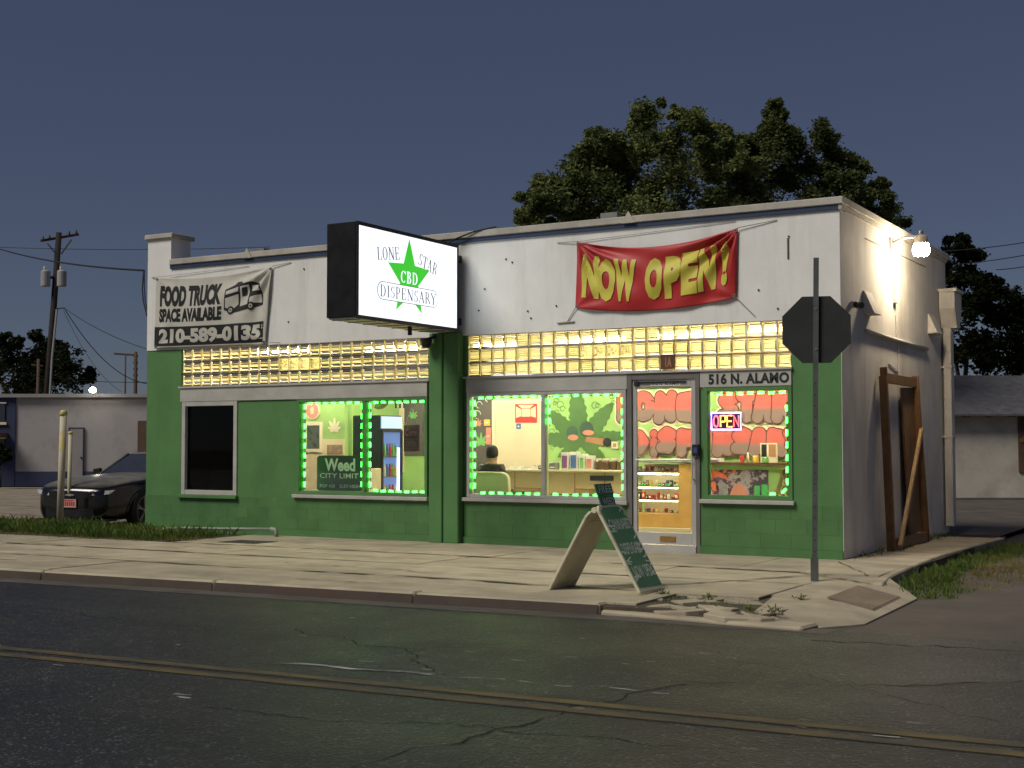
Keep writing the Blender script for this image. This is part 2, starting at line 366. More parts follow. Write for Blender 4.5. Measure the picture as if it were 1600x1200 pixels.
side = empty('sidewalk', (6, -3, 0), kind='structure')
MB().box(-40, 12.55, -7.9, .3, -.35, -.03).build('base_bed', 'dirt', side) if False else None
sub = MB(); sub.prism([(-40, cy(-40)+.02), (12.6, cy(12.6)+.02), (12.55, 5.6), (11.3, 5.6), (11.3, .05), (-40, .05)], (0, 0, -.3), (1, 0, 0), (0, 1, 0), (0, 0, 1), .275); sub.build('bed', 'dirt', side)
rs = random.Random(5)
def slab(pts, top=0., th=.1, m='concrete'):
    b = MB(); n = len(pts); cx = sum(p[0] for p in pts)/n; cyy = sum(p[1] for p in pts)/n
    q = [(x+(.003 if x < cx else -.003), y+(.013 if y < cyy else -.013)) for x, y in pts]
    tx, ty = rs.uniform(-.0022, .0022), rs.uniform(-.0022, .0022); dz = rs.uniform(-.004, .003)
    def zt(x, y): return top+dz+(x-cx)*tx+(y-cyy)*ty
    b.v += [(x, y, top-th) for x, y in q]+[(x, y, zt(x, y)) for x, y in q]
    b.f.append(tuple(reversed(range(n)))); b.f.append(tuple(range(n, 2*n))); b.f += [(i, (i+1) % n, n+(i+1) % n, n+i) for i in range(n)]
    return b.build('slab', m, side, bevel=.004)
# walk along the street: rows across, joints along
rows = [(0.0, -1.85), (-1.85, -3.1), (-3.1, -4.42), (-4.42, None)]
for ri, (ya, yb) in enumerate(rows):
    xs = [-22, -17, -12, -7.5, -3.4, .4, 4.1, 7.2, 10.0, 12.15] if ri else [2.35, 4.1, 5.9, 7.7, 9.4, 10.9, 11.66]
    if ri: xs = [x+(.45*ri % 1.1)*.6 if 0 < i < len(xs)-1 else x for i, x in enumerate(xs)]
    for x0, x1 in zip(xs, xs[1:]):
        if ri == 0: slab([(x0, -1.85), (x1, -1.85), (x1, -.005), (x0, -.005)])
        elif yb is None:
            if x0 > 11.2: continue
            x1 = min(x1, 11.35)
            slab([(x0, cy(x0)+.17), (x1, cy(x1)+.17), (x1, ya), (x0, ya)])
        else: slab([(x0, yb), (x1, yb), (x1, ya), (x0, ya)])
# corner slabs and the walk along the side wall
slab([(11.66, -1.85), (12.55, -1.85), (12.5, -.4), (11.66, -.4)]); slab([(11.66, -.4), (12.5, -.4), (12.45, 1.2), (11.66, 1.2)])
slab([(11.66, 1.2), (12.45, 1.2), (12.5, 3.0), (11.66, 3.0)]); slab([(11.66, 3.0), (12.5, 3.0), (12.6, 4.9), (11.66, 4.9)])
slab([(12.15, -4.1), (12.74, -4.05), (12.72, -2.65), (12.62, -1.85), (12.15, -1.85)])
# ramp of the corner, falling towards the side street
rp = MB(); ring = [(12.66, -1.87, 0), (13.20, -2.85, -.10), (13.26, -4.95, -.105), (13.0, -5.42, -.10), (12.45, -5.55, -.035), (12.2, -4.12, 0), (12.62, -3.0, .001)]; mid_ = (12.76, -4.0, -.006)
for a_, b_ in zip(ring, ring[1:]+ring[:1]): rp.quad(a_, b_, mid_)
for a_, b_ in zip(ring[1:4], ring[2:5]): rp.quad(a_, b_, (b_[0]+.02, b_[1], -.2), (a_[0]+.02, a_[1], -.2))
rp.build('ramp', 'concrete', side)
# ribbed warning plate on the ramp
tp = empty('warning_plate', (12.95, -3.6, -.03)); tp.parent = side; tp.location = Vector((12.95, -3.6, -.03))-side.location
mat('plate_brick', (.22, .17, .125), .85, .25, 5, 70, .3)
A, B, C_, D_ = Vector((12.66, -3.02, .006)), Vector((12.70, -4.15, .006)), Vector((13.14, -4.2, -.08)), Vector((13.10, -3.07, -.08))
MB().prism([(0, 0), (1, 0), (1, 1), (0, 1)], A, B-A, D_-A, (0, 0, 1), .004).build('plate', 'plate_brick', tp)
for k in range(17):
    t = (k+.5)/17; a = A.lerp(B, t); b = D_.lerp(C_, t)+Vector((0, 0, 0))
    a2 = A+(B-A)*t; b2 = a2+(D_-A)
    MB().bar(a2.lerp(b2, .03)+Vector((0, 0, .007)), a2.lerp(b2, .97)+Vector((0, 0, .007)), .026, .012).build('rib', 'plate_brick', tp)
# kerb stones
xs = [-22+2.4*k for k in range(14)]+[11.1]
for x0, x1 in zip(xs, xs[1:]):
    b = MB(); x1 -= .012; dz = rs.uniform(-.006, .006)
    pts = [(x0, cy(x0)-.02), (x1, cy(x1)-.02), (x1, cy(x1)+.155), (x0, cy(x0)+.155)]
    b.v += [(x, y-(.035 if i < 2 else 0), -.16) for i, (x, y) in enumerate(pts)]+[(x, y, .004+dz) for x, y in pts]
    b.f += [(3, 2, 1, 0), (4, 5, 6, 7), (0, 1, 5, 4), (1, 2, 6, 5), (2, 3, 7, 6), (3, 0, 4, 7)]
    b.build('kerb_stone', 'concrete', side, bevel=.02)
    MB().quad((x0+.01, cy(x0)-.059, -.12), (x1-.01, cy(x1)-.059, -.12), (x1-.01, cy(x1)-.026, -.012), (x0+.01, cy(x0)-.026, -.012)).build('kerb_face_shade', 'curb_shade_paint', side)  # dark strip puts the shade of the kerb face into its colour
# broken pavement between the slabs and the ramp
for k in range(34):
    t = rs.random(); x = 11.0+1.75*t; y = -4.5-.12*t-rs.random()**1.2*(1.02-.1*t)
    if x > 12.2 and y > -5.2: continue
    r = rs.uniform(.06, .19); n = rs.randint(4, 6); a0 = rs.random()*6
    pts = [(x+r*rs.uniform(.6, 1.1)*math.cos(a0+6.283*i/n)*1.35, y+r*rs.uniform(.6, 1.1)*math.sin(a0+6.283*i/n)) for i in range(n)]
    th = rs.uniform(.02, .05); tl = rs.uniform(-.12, .12)
    b = MB(); zb = -.05+rs.uniform(0, .03)
    b.v += [(px, py, zb-.04) for px, py in pts]+[(px, py, zb+th*.5+(px-x)*tl) for px, py in pts]
    n_ = len(pts); b.f.append(tuple(reversed(range(n_)))); b.f.append(tuple(range(n_, 2*n_))); b.f += [(i, (i+1) % n_, n_+(i+1) % n_, n_+i) for i in range(n_)]
    b.build('broken_slab', 'concrete', side, bevel=.006)
MB().prism([(11.1, cy(11.1)-.03), (12.5, -5.72), (12.98, -5.74), (13.02, -5.42), (12.4, -5.5), (11.1, cy(11.1)+.12)], (0, 0, -.14), (1, 0, 0), (0, 1, 0), (0, 0, 1), .085).build('kerb_end', 'concrete', side, bevel=.02)
MB().prism([(11.05, -5.45), (12.45, -5.6), (12.3, -4.3), (11.05, -4.3)], (0, 0, -.14), (1, 0, 0), (0, 1, 0), (0, 0, 1), .088).build('loose_soil', 'dirt', side)
# side kerb of the walk by the wall
pts = [(12.58, 5.0), (12.5, 3.0), (12.47, 1.2), (12.53, -.4), (12.63, -1.85), (12.76, -2.65)]
for (xa, ya), (xb, yb) in zip(pts, pts[1:]):
    MB().bar((xa, ya, -.085), (xb, yb+.012, -.085), .11, .175).build('kerb_stone', 'concrete', side, bevel=.015)
# small iron cover set in the pavement by the wall
MB().box(3.0, 3.7, -1.55, -1.05, .0025, .006).build('cover', mat('iron', (.035, .033, .03), .7, .3, 8, 60, .3), side)

for (xa, ya, xb, yb, n_, am, w_, sd_) in ((2.4, -1.85, 11.7, -1.86, 60, .012, .075, 31), (-12, -3.1, 12.1, -3.1, 120, .012, .05, 32), (-12, -4.42, 10.9, -4.43, 120, .02, .07, 33), (-8, -1.85, 2.3, -1.86, 50, .02, .06, 34), (3.2, -2.45, 8.6, -2.5, 40, .02, .035, 35),
        (10.7, -4.4, 12.1, -1.9, 22, .02, .05, 36), (6.0, -3.7, 8.4, -3.95, 24, .04, .03, 37), (7.4, -5.2, 9.6, -4.9, 22, .04, .025, 38), (11.68, -.3, 12.5, -1.9, 14, .02, .03, 39), (11.7, -1.9, 12.7, -2.7, 14, .02, .035, 40), (-6, -5.0, 3, -5.1, 40, .04, .03, 41)):
    crackline((xa, ya), (xb, yb), n_, am, w_*.95, sd_, .0065, side).data.materials[0] = mat('joint_dirt', (.10, .082, .058), .95, .4, 3, 40, .3)
lot = MB().quad((-120, .06, -.15), (-.06, .06, -.15), (-.06, 90, -.15), (-120, 90, -.15)).build('parking_lot', 'lot'); tag(lot, kind='structure')
crackline((-16, 6), (-3.5, 3.4), 40, .06, .05, 21, -.146, lot); crackline((-22, 10), (-6, 5.5), 40, .06, .06, 22, -.146, lot)
drv = MB(); drv.quad((12.4, cy(12.4)-.14, -.12), (90, cy(90)-.14, -.12), (90, 60, -.06), (12.4, 60, -.06)); drv = drv.build('side_street', 'drive'); tag(drv, kind='structure')
back = MB().quad((-.06, 5.9, -.035), (12.4, 5.9, -.035), (12.4, 60, -.035), (-.06, 60, -.035)).build('yard', 'drive'); tag(back, kind='structure')

# ------------------------------------------------------------------ the shop
shop = empty('shop_building', (5.8, 2.9, 0), label='green and white single storey shop with glass block strip windows and parapet', cat='building')
def part(name, m, *boxes, parent=shop, bevel=0, smooth=False):
    b = MB()
    for q in boxes: b.box(*q)
    return b.build(name, m, parent, bevel=bevel, smooth=smooth)
part('upper_wall', 'wall_white', (0.52, W, 0, .2, 2.955, 4.30))
part('side_wall', 'side_white', (W-.2, W, .2, D, 0, 4.30))
part('corner_strip', 'side_white', (W-.004, W+.002, .0, .2, 0, 4.30))
part('rear_wall', 'side_white', (0, W-.2, D-.2, D, 0, 4.30)); part('far_side_wall', 'side_white', (0, .2, .45, D-.2, -.03, 4.30))
part('roof', 'roof_grey', (.2, W-.2, .2, D-.2, 3.7, 3.8))
part('corner_pier', 'wall_white', (0, .52, 0, .45, 2.955, 4.80))
part('pier_cap', 'cap', (-.04, .58, -.05, .5, 4.80, 4.88), bevel=.01)
part('parapet_cap', 'cap', (.522, W+.055, -.05, .26, 4.345, 4.44), (W-.26, W+.055, .26, D+.05, 4.345, 4.44), bevel=.01)
part('stripe', 'blue_stripe', (.522, W-.01, -.028, .24, 4.285, 4.345))
part('side_fascia', 'cap', (W-.24, W+.03, .24, D, 4.30, 4.345), (W-.01, W+.03, -.028, .24, 4.285, 4.345))
part('roof_vent', 'galv', (2.1, 2.45, .05, .2, 4.44, 4.50)); part('roof_vent', 'galv', (8.35, 8.6, .05, .2, 4.44, 4.53))
for x in (2.2, 8.82):
    MB().prism([(-.1, 0), (.1, 0), (.0, .16)], (x, -.06, 4.345), (1, 0, 0), (0, 0, 1), (0, -1, 0), .01).build('flashing', 'cap', shop)
# green wall pieces (the lower courses are separate painted blocks)
part('lower_wall', 'wall_green', (0, .76, 0.012, .2, .585, 2.955), (0, 5.62, .004, .2, 0, .5845), (1.98, 3.17, .012, .2, .585, 2.10), (.76, .80, .012, .2, .585, 2.1))
part('lower_wall', 'wall_green', (6.2, 8.76, .004, .2, 0, .635), (9.79, 11.65-.005, .004, .2, 0, .645), (9.765, 9.84, .012, .2, .66, 2.10))
part('lower_wall', 'wall_green', (11.02, 11.645, .012, .2, .645, 2.955))
part('lower_wall', 'wall_green', (5.58, 6.24, .03, .2, 0, 2.954))
part('pilaster', 'wall_green', (5.68, 5.905, -.12, .03, 0, 3.0), (5.935, 6.18, -.12, .03, 0, 3.0), (5.90, 5.94, -.09, .03, 0, 3.0), bevel=.012)
part('plinth', 'block_green', (0, 5.67, -.022, .02, -.03, .10)); part('plinth', 'block_green', (6.19, 8.74, -.022, .02, -.03, .10)); part('plinth', 'block_green', (9.79, 11.645, -.022, .02, -.03, .10))
part('far_side_wall', 'wall_green', (0.0, .2, .2, .45, -.03, 2.955))
BL = {}
def block(x0, x1, z0, z1):
    w = round(x1-x0, 3); k = (w, round(z1-z0, 3))
    if k not in BL:
        BL[k] = MB().box(0, x1-x0, 0, .03, 0, z1-z0).build('block', 'block_green', shop, bevel=.0012, local=True); o = BL[k]; o.location = Vector((x0, 0, z0))-shop.location
    else: link_copy(BL[k], shop, (x0, 0, z0))
for xa, xb, zt in ((0, 5.66, .585), (6.2, 8.74, .635), (9.79, 11.645, .645)):
    n = 3; hgt = (zt-.10)/n
    for r in range(n):
        x = xa-(.2 if r % 2 else 0)
        while x < xb:
            x0, x1 = max(x, xa)+.0006, min(x+.4, xb)-.0006
            if x1-x0 > .03: block(x0, x1, .10+r*hgt+.0006, .10+(r+1)*hgt-.0006)
            x += .4
# trim bands
part('trim_band', 'trim', (.765, 5.575, -.012, .2, 2.10, 2.32)); part('trim_band', 'trim', (6.245, 8.76, -.012, .2, 2.135, 2.34))
part('trim_band', 'trim', (9.80, 11.015, -.012, .2, 2.135, 2.34))
part('sill_strip', 'trim', (.74, 5.62, -.035, .05, 2.318, 2.345)); part('sill_strip', 'trim', (6.2, 11.03, -.035, .05, 2.338, 2.362))

# --- glass block strips
m = bpy.data.materials.new('glass_block'); m.use_nodes = True; nt = m.node_tree; nt.nodes.clear(); MATS['glass_block'] = m
o = nt.nodes.new('ShaderNodeOutputMaterial'); tr = nt.nodes.new('ShaderNodeBsdfTranslucent'); gl = nt.nodes.new('ShaderNodeBsdfGlossy'); tp_ = nt.nodes.new('ShaderNodeBsdfTransparent')
oi = nt.nodes.new('ShaderNodeObjectInfo')
c = _mix(nt, oi.outputs['Random'], (.50, .42, .19), (.70, .60, .33))
nt.links.new(c, tr.inputs[0]); gl.inputs['Roughness'].default_value = .12; tp_.inputs[0].default_value = (.85, .8, .6, 1)
x1_ = nt.nodes.new('ShaderNodeMixShader'); x1_.inputs[0].default_value = .04; nt.links.new(tr.outputs[0], x1_.inputs[1]); nt.links.new(tp_.outputs[0], x1_.inputs[2])
fr = nt.nodes.new('ShaderNodeFresnel'); fr.inputs[0].default_value = 1.5
x2_ = nt.nodes.new('ShaderNodeMixShader'); nt.links.new(fr.outputs[0], x2_.inputs[0]); nt.links.new(x1_.outputs[0], x2_.inputs[1]); nt.links.new(gl.outputs[0], x2_.inputs[2])
nt.links.new(x2_.outputs[0], o.inputs[0])
def glass_block_mesh(kind):
    b = MB(); w = .0945; r = .072
    if kind == 'rib':        # rim, then horizontal ribs pressed into the face
        b.quad((-w, 0, -w), (w, 0, -w), (r, .014, -r), (-r, .014, -r)); b.quad((w, 0, -w), (w, 0, w), (r, .014, r), (r, .014, -r))
        b.quad((w, 0, w), (-w, 0, w), (-r, .014, r), (r, .014, r)); b.quad((-w, 0, w), (-w, 0, -w), (-r, .014, -r), (-r, .014, r))
        n = 5
        for k in range(n):
            z0 = -r+2*r*k/n; z1 = z0+2*r/n; zm = (z0*.35+z1*.65)
            b.quad((-r, .014, z0), (r, .014, z0), (r, .003, zm), (-r, .003, zm)); b.quad((-r, .003, zm), (r, .003, zm), (r, .014, z1), (-r, .014, z1))
    else:                    # starry pressed pattern
        b.quad((-w, 0, -w), (w, 0, -w), (r, .012, -r), (-r, .012, -r)); b.quad((w, 0, -w), (w, 0, w), (r, .012, r), (r, .012, -r))
        b.quad((w, 0, w), (-w, 0, w), (-r, .012, r), (r, .012, r)); b.quad((-w, 0, w), (-w, 0, -w), (-r, .012, -r), (-r, .012, r))
        for i in range(12):
            a0, a1 = 2*math.pi*i/12, 2*math.pi*(i+1)/12; q = []
            for a in (a0, (a0+a1)/2, a1):
                s_ = min(1/max(abs(math.cos(a)), 1e-6), 1/max(abs(math.sin(a)), 1e-6)); q.append((r*s_*math.cos(a), .012, r*s_*math.sin(a)))
            mid = (q[1][0]*.55, -.006, q[1][2]*.55)
            b.quad((0, .012, 0), q[0], mid); b.quad(q[0], q[2], mid); b.quad(q[2], (0, .012, 0), mid)
    for sx in (-w, w): b.quad((sx, 0, -w), (sx, .07, -w), (sx, .07, w), (sx, 0, w))
    for sz in (-w, w): b.quad((-w, 0, sz), (-w, .07, sz), (w, .07, sz), (w, 0, sz))
    return b
gbm = {}
for (xa, xb, z0, z1, star) in ((.765, 5.575, 2.345, 2.955, range(10, 14)), (6.245, 11.015, 2.362, 2.955, range(9, 13))):
    gw = empty('glass_block_window', ((xa+xb)/2, 0, z0)); gw.parent = shop; gw.location = Vector(((xa+xb)/2, 0, z0))-shop.location
    nc = 24; pw = (xb-xa)/nc; ph = (z1-z0)/3
    mo = MB()
    for k in range(nc+1): mo.box(max(xa, xa+k*pw-.005), min(xb, xa+k*pw+.005), .055, .12, z0, z1)
    for k in range(4): mo.box(xa, xb, .057, .118, max(z0, z0+k*ph-.005), min(z1, z0+k*ph+.005))
    mo.build('mortar', 'mortar', gw)
    for i in range(nc):
        for j in range(3):
            kind = 'star' if (j == 1 and i in star) else 'rib'
            loc = (xa+(i+.5)*pw, .045, z0+(j+.5)*ph)
            if kind not in gbm:
                gb = glass_block_mesh(kind).build('glass_block', 'glass_block', gw, local=True); gb.location = Vector(loc)-Vector(((xa+xb)/2, 0, z0)); gbm[kind] = gb
            else: gb = link_copy(gbm[kind], gw, loc)
            gb.scale = (pw/.2, 1, ph/.2)
# small brown number plate fixed over a glass block
np_ = part('number_plate', 'brown_sign', (9.24, 9.44, .01, .03, 2.385, 2.575)); text('number', '1A', 'tan', np_, (9.31, 9.40, 2.41, 2.54), O=(0, .01, 0), bold=.03)

# --- windows
def window(x0, x1, z0, z1, mull, frame, fw=.045, glassm=GL, sill=None, pw=.0):
    w = empty('window', ((x0+x1)/2, 0, z0)); w.parent = shop; w.location = Vector(((x0+x1)/2, 0, z0))-shop.location
    edges = [x0]+list(mull)+[x1]
    b = MB(); b.box(x0, x0+fw, -.008, .10, z0, z1); b.box(x1-fw, x1, -.008, .10, z0, z1); b.box(x0+fw, x1-fw, -.006, .10, z1-fw, z1); b.box(x0+fw, x1-fw, -.006, .10, z0, z0+fw)
    for mx in mull: b.box(mx-fw*.6, mx+fw*.6, -.004, .10, z0+fw, z1-fw)
    b.build('frame', frame, w, bevel=.004)
    for a, c in zip(edges, edges[1:]):
        MB().box(a+fw*.6, c-fw*.6, .052, .058, z0+fw*.8, z1-fw*.8).build('pane', glassm, w)
    if sill: MB().box(x0-.05, x1+.03, -.06, .04, z0-.055, z0-.002).build('sill', sill, w, bevel=.006)
    return w
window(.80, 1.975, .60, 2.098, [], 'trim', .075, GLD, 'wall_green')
part('blackout_box', mat('blackout_wall', (.03, .022, .018), .8), (.26, 2.2, 1.2, 1.25, .09, 2.2), (2.14, 2.2, .2, 1.2, .09, 2.2), (.26, .3, .2, 1.2, .09, 2.2), (.26, 2.2, .2, 1.25, 2.2, 2.25))  # dark box added to keep the tube light out of this window
window(3.175, 5.58, .645, 2.098, [4.44], 'wall_green', .05, GL, 'trim')
window(6.25, 8.745, .655, 2.133, [7.485], 'alu', .05, GL, 'trim')
window(9.845, 11.018, .70, 2.133, [], 'wall_green', .055, GL, 'trim')
# --- door
dr = empty('door', (9.28, 0, 0)); dr.parent = shop; dr.location = Vector((9.28, 0, 0))-shop.location
part('door_frame', 'alu_dark', (8.765, 8.83, -.015, .16, .0, 2.336), (9.735, 9.79, -.015, .16, 0, 2.336), (8.83, 9.735, -.012, .16, 2.255, 2.336), parent=dr)
part('threshold', 'alu', (8.83, 9.735, -.03, .2, .0, .09), parent=dr)
lf = part('door_leaf', 'alu', (8.835, 8.895, .01, .055, .10, 2.25), (9.665, 9.73, .01, .055, .10, 2.25), (8.895, 9.665, .012, .053, 2.15, 2.25), (8.895, 9.665, .012, .053, .10, .25), parent=dr, bevel=.004)
part('pane', GL, (8.885, 9.675, .03, .036, .24, 2.16), parent=dr)
hb = MB(); hb.tube([(9.70, .0, 1.25), (9.70, -.05, 1.25), (9.70, -.05, .95), (9.70, 0, .95)], .012).tube([(8.9, -.035, 1.2), (9.68, -.035, 1.2)], .011); hb.build('handle', 'alu', dr)
MB().box(8.87, 8.93, -.02, .012, 2.17, 2.23).box(8.93, 9.6, -.012, .01, 2.205, 2.225).build('closer', 'black', dr)
MB().box(9.22, 9.44, .0, .012, .135, .205).build('kick_plate', mat('brass', (.30, .17, .04), .5, .3, 12, 60, .1, metal=.3), dr)
st = part('street_plate', 'white', (9.10, 9.52, .003, .012, 2.165, 2.215), parent=dr); text('lettering', '516 N. ALAMO', 'address_black', dr, (9.12, 9.50, 2.175, 2.205), bold=.02, O=(0, .003, 0), lift=.002)
text('address', '516 N. ALAMO', 'address_black', shop, (9.92, 10.99, 2.165, 2.305), O=(0, -.012, 0), bold=.045, lift=.003, spacing=1.06)
lb = empty('door_lock_box', (9.74, -.016, 1.25), label='small dark keypad box beside the glass door handle', cat='keypad')
MB().box(9.70, 9.80, -.06, -.014, 1.25, 1.40).build('case', 'black', lb, bevel=.008); MB().box(9.725, 9.775, -.064, -.06, 1.29, 1.36).build('screen', mat('lcd', (.06, .07, .22), .2, .1), lb)
# --- nails and old anchors on the white upper wall
rn = random.Random(11)
for x, z in ((6.9, 4.0), (7.0, 3.95), (6.55, 3.6), (7.25, 3.25), (7.3, 3.15), (8.0-.3, 3.3), (10.6, 3.35), (11.0, 4.0), (3.3, 4.1), (3.0, 3.3), (10.85, 3.1), (6.45, 3.3)):
    MB().lathe([(.013, -.012), (.013, .002)], (x, 0, z), 6, 'y').build('anchor', 'black', shop)
MB().box(10.98, 11.0, -.012, .0, 3.72, 3.98).build('drip_mark', mat('rust', (.12, .08, .06), .9, .3, 10, 60, .1), shop)
# --- side wall fittings
for y0 in (.98, 4.55):
    MB().prism([(0, 0), (.15, 0), (.02, .30), (0, .30)], (W, y0, 3.08), (1, 0, 0), (0, 0, 1), (0, 1, 0), .36).build('vent_hood', 'side_white', shop, bevel=.006)
MB().tube([(W+.03, 1.05, 2.86), (W+.03, 4.37, 2.83)], .028).build('conduit', 'side_white', shop, smooth=True)
MB().tube([(W+.012, 1.12, 4.07), (W+.012, 4.4, 4.08)], .009, 6).build('cable', 'rope', shop)
MB().tube([(W+.02, 2.57, 3.95), (W+.02, 2.57, 3.42)], .014, 6).tube([(W+.012, 2.62, 3.2), (W+.012, 2.65, 2.87)], .012, 6).box(W, W+.05, 2.5, 2.64, 3.36, 3.42).build('conduit', 'side_white', shop)
MB().tube([(W+.012, 2.72, 2.8), (W+.012, 2.7, 2.42), (W+.01, 2.2, 2.5)], .008, 6).build('cable', 'side_white', shop)
# scupper head and square downspout
MB().prism([(0, 0), (.09, -.28), (.09, -.30), (.21, -.30), (.21, -.28), (.30, 0), (.30, .26), (0, .26)], (W+.01, 5.28, 3.52), (0, 1.7, 0), (0, 0, 1), (1, 0, 0), .24).build('scupper_head', 'side_white', shop, bevel=.006)
part('scupper_rim', 'side_white', (W, W+.28, 5.25, 5.82, 3.78, 3.83))
part('downspout', 'side_white', (W+.03, W+.15, 5.44, 5.64, .12, 3.25), bevel=.008)
for z in (1.5, 2.6): part('strap', 'side_white', (W, W+.165, 5.42, 5.66, z, z+.03))
# inside shell
part('inner_wall', 'mural_green', (2.2, 11.45, 4.0, 4.1, .05, 3.1)); part('inner_wall', 'mural_green', (.25, 2.2, 2.5, 2.6, .05, 3.1)); part('inner_wall', 'mural_green', (2.2, 2.28, 2.6, 4.0, .05, 3.1))
part('inner_wall', 'cream', (11.35, 11.45, .2, 4.0, .05, 3.1)); part('inner_wall', 'cream', (.2, .25, .2, 2.6, .05, 3.1))
part('shop_floor', 'floor', (.2, 11.45, .2, 4.0, .03, .09)); part('shop_ceiling', 'cream2', (.2, 11.45, .2, 4.1, 3.1, 3.15))
part('wall_beam', 'cream', (2.3, 11.34, 3.93, 4.0, 2.33, 2.45))
# --- painted letters on the back wall
Y0 = 3.996
mural = empty('mural', (8.4, 4.0, 1.7)); mural.parent = shop; mural.location = Vector((8.4, 4.0, 1.7))-shop.location
m = bpy.data.materials.new('mural_red'); m.use_nodes = True; nt = m.node_tree; b = nt.nodes['Principled BSDF']; MATS['mural_red'] = m
tc = nt.nodes.new('ShaderNodeTexCoord'); sx = nt.nodes.new('ShaderNodeSeparateXYZ'); nt.links.new(tc.outputs['Generated'], sx.inputs[0])
nz = _noise(nt, _pos(nt), 3); ad = nt.nodes.new('ShaderNodeMath'); ad.inputs[1].default_value = .0; nt.links.new(sx.outputs['Z'], ad.inputs[0])
cc = _mix(nt, _ramp(nt, ad.outputs[0], .36, .5), (.20, .135, .12), _mix(nt, nz, (.42, .07, .06), (.54, .12, .10)))
nt.links.new(cc, b.inputs['Base Color']); b.inputs['Roughness'].default_value = .75
BUB = {'L': [[(.2, 1), (.2, .05)], [(.2, .08), (.85, .12)]], 'O': [[(.5+.36*math.cos(t), .5+.42*math.sin(t)) for t in [k*.5236 for k in range(13)]]],
  'N': [[(.12, .0), (.2, .95)], [(.2, .95), (.5, .7), (.75, .1)], [(.8, .08), (.86, .98)]], 'E': [[(.75, .92), (.25, .85), (.2, .5), (.25, .12), (.8, .06)], [(.25, .5), (.65, .52)]],
  'S': [[(.85, .82), (.5, .95), (.2, .75), (.45, .52), (.78, .32), (.6, .08), (.12, .1)]], 'T': [[(.1, .9), (.9, .93)], [(.5, .9), (.45, .03)]],
  'A': [[(.1, .02), (.4, .95), (.6, .95), (.88, .02)], [(.3, .36), (.7, .36)]], 'R': [[(.15, .0), (.2, .95)], [(.2, .92), (.75, .85), (.72, .55), (.3, .48)], [(.45, .45), (.88, .03)]],
  'D': [[(.15, .0), (.18, .97)], [(.18, .95), (.65, .85), (.85, .5), (.65, .12), (.15, .03)]], 'i': [[(.5, .0), (.5, .55)], [(.5, .92), (.52, .93)]],
  'P': [[(.18, .0), (.2, .95)], [(.2, .92), (.75, .85), (.75, .55), (.25, .45)]], 'Y': [[(.1, .95), (.48, .5)], [(.9, .95), (.48, .5), (.45, .02)]]}
def bubble(ch, x0, x1, z0, z1, i):
    r0 = .088 if ch != 'i' else .065
    def shape(r, y, name, m_, parent):
        b = MB(); n_ = 0
        for ln_ in BUB[ch]:
            q = [(x0+r0*.7+px_*(x1-x0-1.4*r0), z0+r0*.8+pz_*(z1-z0-1.6*r0)) for px_, pz_ in ln_]
            for k, (px_, pz_) in enumerate(q):
                b.prism(circle(px_, pz_, r*(1.06 if pz_ < (z0+z1)/2 else 1), 14), (0, y-.00012*n_, 0), (1, 0, 0), (0, 0, 1), (0, -1, 0), .0004); n_ += 1
                if k:
                    ax_, az_ = q[k-1]; L_ = math.hypot(px_-ax_, pz_-az_) or 1; nx_, nz_ = -(pz_-az_)/L_*r, (px_-ax_)/L_*r
                    b.prism([(ax_+nx_, az_+nz_), (ax_-nx_, az_-nz_), (px_-nx_, pz_-nz_), (px_+nx_, pz_+nz_)], (0, y-.00012*n_, 0), (1, 0, 0), (0, 0, 1), (0, -1, 0), .0004); n_ += 1
        return b.build(name, m_, parent)
    shape(r0+.048, Y0, 'letter_outline', 'mural_cream', mural)
    e = shape(r0+.018, Y0-.012-.0045*i, 'letter', 'mural_line', mural)
    shape(r0, Y0-.0145-.0045*i, 'letter_fill', 'mural_red', e)
i = 0
for ch, x0, x1, dz in (('L', 6.70, 6.98, 0), ('O', 6.94, 7.42, .02), ('N', 7.36, 7.80, .0), ('E', 7.72, 8.18, .0), ('S', 8.47, 8.86, .0), ('T', 8.80, 9.16, .0), ('A', 9.06, 9.44, .0), ('R', 9.36, 9.8, 0)):
    bubble(ch, x0, x1, 1.75+dz, 2.27+dz, i); i += 1
for ch, x0, x1, dz in (('D', 6.80, 7.33, 0), ('i', 7.31, 7.46, -.01), ('S', 7.43, 7.80, .03), ('P', 7.76, 8.16, .0), ('E', 8.12, 8.46, 0), ('N', 8.40, 8.78, 0), ('S', 8.72, 9.08, .02), ('A', 9.02, 9.36, 0), ('R', 9.30, 9.64, 0), ('Y', 9.58, 9.95, 0)):
    bubble(ch, x0, x1, 1.22+dz, 1.66+dz, i); i += 1
# the big painted leaf with sunglasses and a cigar
lfm = MB()
for a, L, wd in ((96, .98, .27), (48, .92, .23), (138, .86, .22), (10, .86, .20), (172, .80, .20), (-28, .52, .14), (208, .5, .14)):
    a = R(a); d = (math.cos(a), math.sin(a)); q = (-d[1], d[0]); K = 15; up, dn = [], []
    for k in range(K+1):
        t = k/K; hw = wd*(math.sin(math.pi*(.08+.92*t))**.7)*.62*(1.1 if k % 2 else .9)+.002
        if k == K: hw = .002
        up.append((6.02+d[0]*L*t+q[0]*hw, 1.42+d[1]*L*t+q[1]*hw)); dn.append((6.02+d[0]*L*t-q[0]*hw, 1.42+d[1]*L*t-q[1]*hw))
    lfm.prism(up+dn[::-1], (0, Y0-.0006*len(lfm.f) % .004, 0), (1, 0, 0), (0, 0, 1), (0, -1, 0), .004)
lfm.build('leaf_painting', 'mural_dark', mural)
mat('shade_green', (.03, .07, .045), .5, .1)
